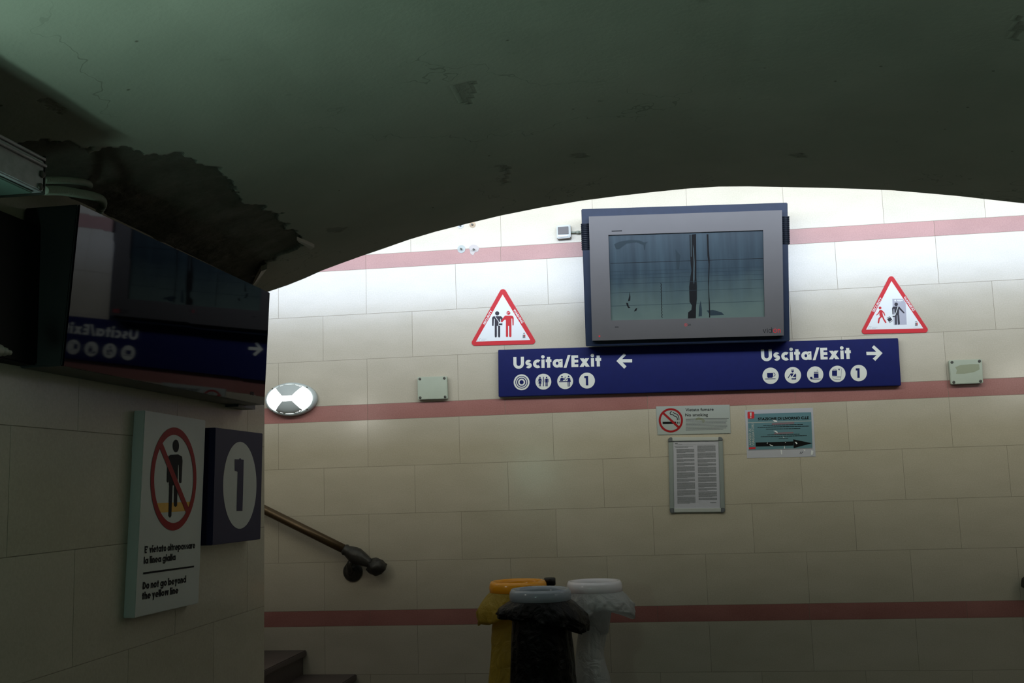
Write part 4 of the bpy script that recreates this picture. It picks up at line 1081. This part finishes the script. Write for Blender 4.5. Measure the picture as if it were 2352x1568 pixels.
bm = bmesh.new(); box(bm, XL + .001, XL + .05, yr - .06, yr + .10, F[2].z - .008, F[2].z + .05)
obj('mounting_arm', bm, M['tvbody'], t)
def tilted(x, y, off=.0006):
    r = ray(x, y); return O + r * ((F[0] + nF * off - O).dot(nF) / r.dot(nF))
pr = Print(lambda x, y: tilted(x, y)); pr.poly([(573,893),(585,895),(584.5,913),(572.5,911)]); 
lettering(pr, 'sys', (586.5, 910), (597, 912), (586.5, 899), .16, .12)
pr.done('logo', mat('dim_white_print', (.25, .27, .27), .5), t)
pr = Print(lambda x, y: tilted(x, y, .0012)); lettering(pr, 'ae', (574.5, 906.5), (583.5, 908), (574.5, 895.5), .2, .1); pr.done('logo', M['black'], t)
gl = onX(4, 806, XL + .115); bm = bmesh.new()
tube(bm, [gl + Vector((0, -.10, 0)), gl + Vector((0, -.01, 0))], .014, 10); tube(bm, [gl + Vector((0, -.012, 0)), gl + Vector((0, .012, 0))], .010, 8); tube(bm, [gl + Vector((0, .012, 0)), gl + Vector((0, .03, 0))], .006, 8)
plab(obj('cable_gland', bm, M['conduit'], t, True), 'pale green cable gland')

# ------------------------------------------------------------ light fixture and conduits at the springing
t = thing('strip_light', 'galvanised strip light housing at the foot of the vault, at the left frame edge', 'light fixture', (XL + .1, 1.4, 2.25))
XF = XL + .225
e_t, e_b = onX(103, 370, XF), onX(99, 442, XF)
ye = (e_t.y + e_b.y) / 2
bm = bmesh.new(); box(bm, XL + .012, XF, .35, ye, e_b.z, e_t.z, .003); obj('housing', bm, M['fixture'], t)
bm = bmesh.new(); box(bm, XL + .03, XF - .012, .38, ye - .02, e_b.z - .006, e_b.z - .0005, .002); plab(obj('diffuser', bm, M['fixglass'], t), 'unlit greenish diffuser')
bm = bmesh.new(); box(bm, XL + .010, XF + .002, ye, ye + .004, e_b.z - .004, e_t.z + .012, .001); plab(obj('end_cap', bm, M['screw'], t), 'dark end plate')
bm = bmesh.new(); tube(bm, [Vector((XF + .003, .35, e_t.z - .012)), Vector((XF + .003, ye, e_t.z - .012))], .004, 8); tube(bm, [Vector((XF, .35, e_t.z + .003)), Vector((XF, ye, e_t.z + .003))], .004, 8)
obj('trim_rod', bm, M['fixture'], t, True)
for x, y in ((96,400),(92,429)): screw(onX(x, y, XF + .001), .008, t, Vector((1, 0, 0)))
def corrugated(pts, r, label):
    P_ = []; R_ = []
    L_ = [Vector(p) for p in pts]; out = []
    n = len(L_)
    for i in range(n - 1):
        p0, p1, p2, p3 = L_[max(0, i - 1)], L_[i], L_[i + 1], L_[min(n - 1, i + 2)]
        for k in range(30):
            s = k / 30
            out.append(.5 * ((2 * p1) + (-p0 + p2) * s + (2 * p0 - 5 * p1 + 4 * p2 - p3) * s * s + (-p0 + 3 * p1 - 3 * p2 + p3) * s ** 3))
    acc = 0; prev = out[0]; res = []; rad = []
    tgt = 0
    for p in out[1:]:
        seg_ = (p - prev).length
        while seg_ > 0 and tgt <= acc + seg_:
            res.append(prev + (p - prev) * ((tgt - acc) / seg_)); rad.append(r * (1 + .15 * math.sin(tgt / .0085 * 2 * math.pi))); tgt += .0015
        acc += seg_; prev = p
    bm = bmesh.new(); tube(bm, res, rad, 16); return tag(obj('conduit', bm, M['conduit'], None, True), label, 'conduit', 'corrugated conduits from the strip light')
A = [onX(100, 414, XL + .17), onX(150, 414, XL + .16), onX(190, 418, XL + .12), onX(206, 424, XL + .07), onX(212, 440, XL + .03), onX(206, 452, XL + .02)]
corrugated(A, .0075, 'upper grey corrugated conduit running from the strip light to the wall')
B = [onX(101, 437, XL + .19), onX(140, 438, XL + .18), onX(180, 444, XL + .17), onX(212, 450, XL + .15), onX(232, 458, XL + .12), onX(236, 470, XL + .09), onX(228, 485, XL + .07)]
corrugated(B, .0098, 'lower thicker grey conduit bending down behind the black display')

# ------------------------------------------------------------ signs on the left wall
XW = XL + .034
t = thing('yellow_line_sign', 'white Do not go beyond the yellow line panel with crossed-out figure on the left wall', 'sign', onX(390, 1180, XL))
bm = slabX([(333,942),(472.5,965),(456,1385),(309,1419)], XW, XW - XL, .002); obj('panel', bm, M['panelwhite'], t)
cw = lambda e: zoomcast(300, 930, 3.2, lambda x, y: onX(x, y, XW + e))
q0 = cw(0)
tp, bt = q0(330, 182), q0(305, 905); lf, rt = q0(136, 560), q0(489, 530)
RR = ((tp - bt).length + (rt.y - lf.y)) / 4; CC = Vector((XW, (lf.y + rt.y) / 2, (tp.z + bt.z) / 2))
def loc_cast(e): return lambda a, b: Vector((XW + e, CC.y + a * RR, CC.z + b * RR))
pr = Print(loc_cast(.0003)); yA, yB2 = -.46, -.64
chord = lambda b, k: math.sqrt(max(0, .9 ** 2 - b * b)) * k
pr.poly([(-chord(yA,1), yA), (chord(yA,1), yA), (chord(yB2,1), yB2), (-chord(yB2,1), yB2)])
plab(pr.done('line_print', M['yellow'], t), 'yellow line')
pr = Print(cw(.0006))
pr.circle(333, 300, 23, 24, ry=47)
pr.poly([(292,365),(350,362),(378,378),(382,410),(374,570),(362,575),(356,565),(356,440),(350,440),(345,590),(282,590),(283,560),(275,570),(266,565),(268,470),(276,400),(280,375)])
pr.poly([(284,585),(310,585),(300,815),(290,828),(278,815)]); pr.poly([(320,585),(345,585),(342,738),(330,750),(318,738)])
plab(pr.done('figure', M['black'], t), 'black walking figure')
pr = Print(loc_cast(.0010)); pr.ring(0, 0, 1.0, .145, n=64); pr.line([(-.62, .66), (.62, -.66)], .15, False)
plab(pr.done('prohibition_ring', M['dkred'], t), 'red ring and bar')
pr = Print(cw(.0006))
lettering(pr, "E' vietato oltrepassare", (103, 1089), (474, 1052), (106, 1036), .245, .07)
lettering(pr, "la linea gialla", (97, 1168), (331, 1139), (99, 1116), .245, .07)
pr.poly([(93,1229),(467,1179),(466,1192),(92,1244)])
lettering(pr, "Do not go beyond", (89, 1355), (408, 1303), (91, 1300), .245, .07)
lettering(pr, "the yellow line", (84, 1430), (350, 1383), (86, 1376), .245, .07)
pr.done('lettering', M['black'], t)

XO = XL + .052
t = thing('platform_number_sign', 'square navy sign with a white disc and number 1 at the tunnel corner', 'sign', onX(545, 1115, XL))
bm = slabX([(495,981.5),(603.7,995),(598.4,1238),(487.5,1252)], XO, XO - XL - .002, .002); obj('panel', bm, M['navy_dull'], t)
co_ = lambda e: zoomcast(300, 930, 3.2, lambda x, y: onX(x, y, XO + e))
q0 = co_(0); tp, bt, lf, rt = q0(812, 287), q0(798, 892), q0(672, 600), q0(930, 580)
R1 = ((tp - bt).length + (rt.y - lf.y)) / 4; C1 = Vector((XO + .0005, (lf.y + rt.y) / 2, (tp.z + bt.z) / 2))
pr = Print(lambda a, b: C1 + Vector((0, a * R1, b * R1))); pr.circle(0, 0, 1, 64); plab(pr.done('disc', M['panelwhite'], t), 'white disc')
pr = Print(co_(.001)); pr.poly([(765,397),(795,399),(805,388),(815,400),(832,402),(827,620),(822,778),(779,778),(787,490),(765,482)]); plab(pr.done('numeral', M['navy_dull'], t), 'navy numeral 1')

# ------------------------------------------------------------ waste bag stand and its bags
def ring_c(xl, xr, y, Y): a, b = onY(xl, y, Y), onY(xr, y, Y); return (a + b) / 2, (b.x - a.x) / 2
cy_, ry_ = ring_c(1124, 1256, 1346, 5.98)
cg_, rg_ = ring_c(1170, 1312, 1365, 5.58)
cw_, rw_ = ring_c(1301, 1430, 1346, 6.0)
pole = onY(1263, 1340, 6.12)
t = thing('waste_bag_stand', 'three-ring waste bag stand with a black post by the tiled wall', 'waste stand', (pole.x, 6.12, 0))
def ringpart(c, r, m, lab):
    bm = bmesh.new(); h = .031; pf = []
    prof = [(r - .036, -h * .6), (r - .040, -h * .1), (r - .036, h * .5), (r - .026, h * .95), (r - .012, h), (r - .003, h * .5), (r, -h * .1), (r - .002, -h * .8), (r - .007, -h), (r - .014, -h), (r - .016, -h * .2), (r - .03, -h * .2), (r - .036, -h * .6)]
    lathe(bm, prof, c, Vector((0, 0, 1)), 64); plab(obj('ring', bm, m, t, True), lab)
ringpart(cy_, ry_, M['ring_y'], 'orange-yellow ring'); ringpart(cg_, rg_, M['ring_g'], 'grey ring'); ringpart(cw_, rw_, M['ring_w'], 'white ring')
bm = bmesh.new(); tz = onY(1263, 1326, 6.12).z
lathe(bm, [(0, 0), (.20, 0), (.20, .02), (.03, .035), (.028, .05), (.028, tz - .006), (.033, tz - .04), (.033, tz - .004), (.028, tz), (0, tz)], Vector((pole.x, 6.12, 0)), Vector((0, 0, 1)), 28)
obj('post', bm, M['pole'], t, True)
for c, r in ((cy_, ry_), (cg_, rg_), (cw_, rw_)):
    d = (Vector((c.x, c.y, 0)) - Vector((pole.x, 6.12, 0))); dn = d.normalized(); L_ = max(.05, d.length - r + .01)
    bm = bmesh.new(); tube(bm, [Vector((pole.x, 6.12, c.z - .02)), Vector((pole.x, 6.12, c.z - .02)) + dn * L_], .010, 10); obj('arm', bm, M['pole'], t, True)
def bag(name, label, c, r, m, cuff, hem, body, seed, zbot, nfold=11):
    """cuff: outward flare, hem(theta)->drop of the folded rim, body(k, theta)->(radius factor, dx)"""
    bm = bmesh.new(); seg = 96; rows_ = []
    def N(a, b, c2): return noise.noise(Vector((a, b, c2 + seed)))
    def th(i): return 2 * math.pi * i / seg
    # outside: folded rim from under the ring down to the hem, back up inside, then the body
    lev = []
    for k in range(9): lev.append(('cuff', k / 8))
    for k in range(1, 4): lev.append(('under', k / 3))
    for k in range(1, 34): lev.append(('body', k / 33))
    for kind, k in lev:
        row = []
        for i in range(seg):
            a = th(i); ca, sa = math.cos(a), math.sin(a)
            fold = math.sin(a * nfold + 3 * N(ca * 1.5, sa * 1.5, 2.0)) * .5 + N(ca * 3, sa * 3, 5) 
            dh = hem(a) * (1 + .18 * N(ca * 2.2, sa * 2.2, 1))
            fl = cuff(a)
            if kind == 'cuff':
                rad = r - .004 + fl * math.sin(min(1, k * 1.15) * math.pi * .62) + fold * .014 * k + (abs(N(ca * 4, sa * 4, k * 3)) * .035 + N(ca * 9, sa * 9, k * 5) * .014) * k
                z = c.z - .026 - dh * k
                x, y = c.x + rad * ca, c.y + rad * sa
            elif kind == 'under':
                f2, dx = body(0, a)
                rad0 = r - .004 + fl * math.sin(math.pi * .62) + fold * .014
                rad = rad0 * (1 - k) + r * f2 * k; z = c.z - .026 - dh * (1 - .28 * math.sin(k * math.pi / 2)) 
                x, y = c.x + dx * k + rad * ca, c.y + rad * sa
            else:
                f2, dx = body(k, a)
                rad = r * f2 * (1 + (.035 * fold + .05 * N(ca * 1.7, sa * 1.7, k * 5)) + .05 * abs(N(ca * 3 + k * 2, sa * 3, k * 7)))
                z0 = c.z - .026 - dh * .72; z = z0 + (zbot - z0) * k
                x, y = c.x + dx + rad * ca, c.y + rad * sa
            row.append(bm.verts.new((x, y, z)))
        rows_.append(row)
    for r0, r1 in zip(rows_, rows_[1:]):
        for i in range(seg): bm.faces.new((r0[i], r0[(i + 1) % seg], r1[(i + 1) % seg], r1[i]))
    bm.faces.new(rows_[-1])
    # the mouth of the bag, stretched inside the ring
    prev = None
    for k in range(5):
        row = [bm.verts.new((c.x + (r - .041 - .012 * k) * math.cos(th(i)), c.y + (r - .041 - .012 * k) * math.sin(th(i)), c.z - .012 - .06 * k)) for i in range(seg)]
        if prev:
            for i in range(seg): bm.faces.new((prev[i], prev[(i + 1) % seg], row[(i + 1) % seg], row[i]))
        prev = row
    bm.faces.new(prev)
    return tag(obj(name, bm, m, None, True), label, 'waste bag', 'waste bags on the stand')
ang = lambda a, c: max(0, math.cos(a - c))
bag('waste_bag', 'translucent yellow waste bag hanging from the orange-yellow ring', cy_, ry_, M['bag_y'],
    lambda a: .020 + .055 * ang(a, math.pi) ** 2, lambda a: .13 + .045 * ang(a, math.pi) ** 3,
    lambda k, a: (.80 + .30 * k * ang(a, math.pi), -.01 - .02 * k), 1.7, .25)
bag('waste_bag', 'black waste bag hanging from the grey ring in front of the other two', cg_, rg_, M['bag_k'],
    lambda a: .022 + .060 * ang(a, 0) ** 2 + .045 * ang(a, math.pi) ** 3, lambda a: .085 + .075 * ang(a, -.35) ** 2,
    lambda k, a: (.92 + .26 * k, .0 ), 5.2, .22)
bag('waste_bag', 'limp translucent white waste bag hanging from the white ring on the right', cw_, rw_, M['bag_w'],
    lambda a: .020 + .040 * ang(a, 0) ** 2, lambda a: .125 + .035 * math.sin(a * 2 + .6),
    lambda k, a: (.40 + .32 * k + .10 * math.sin(k * 11) * ang(a, 0), -.018 - .035 * k), 9.1, .3, 5)
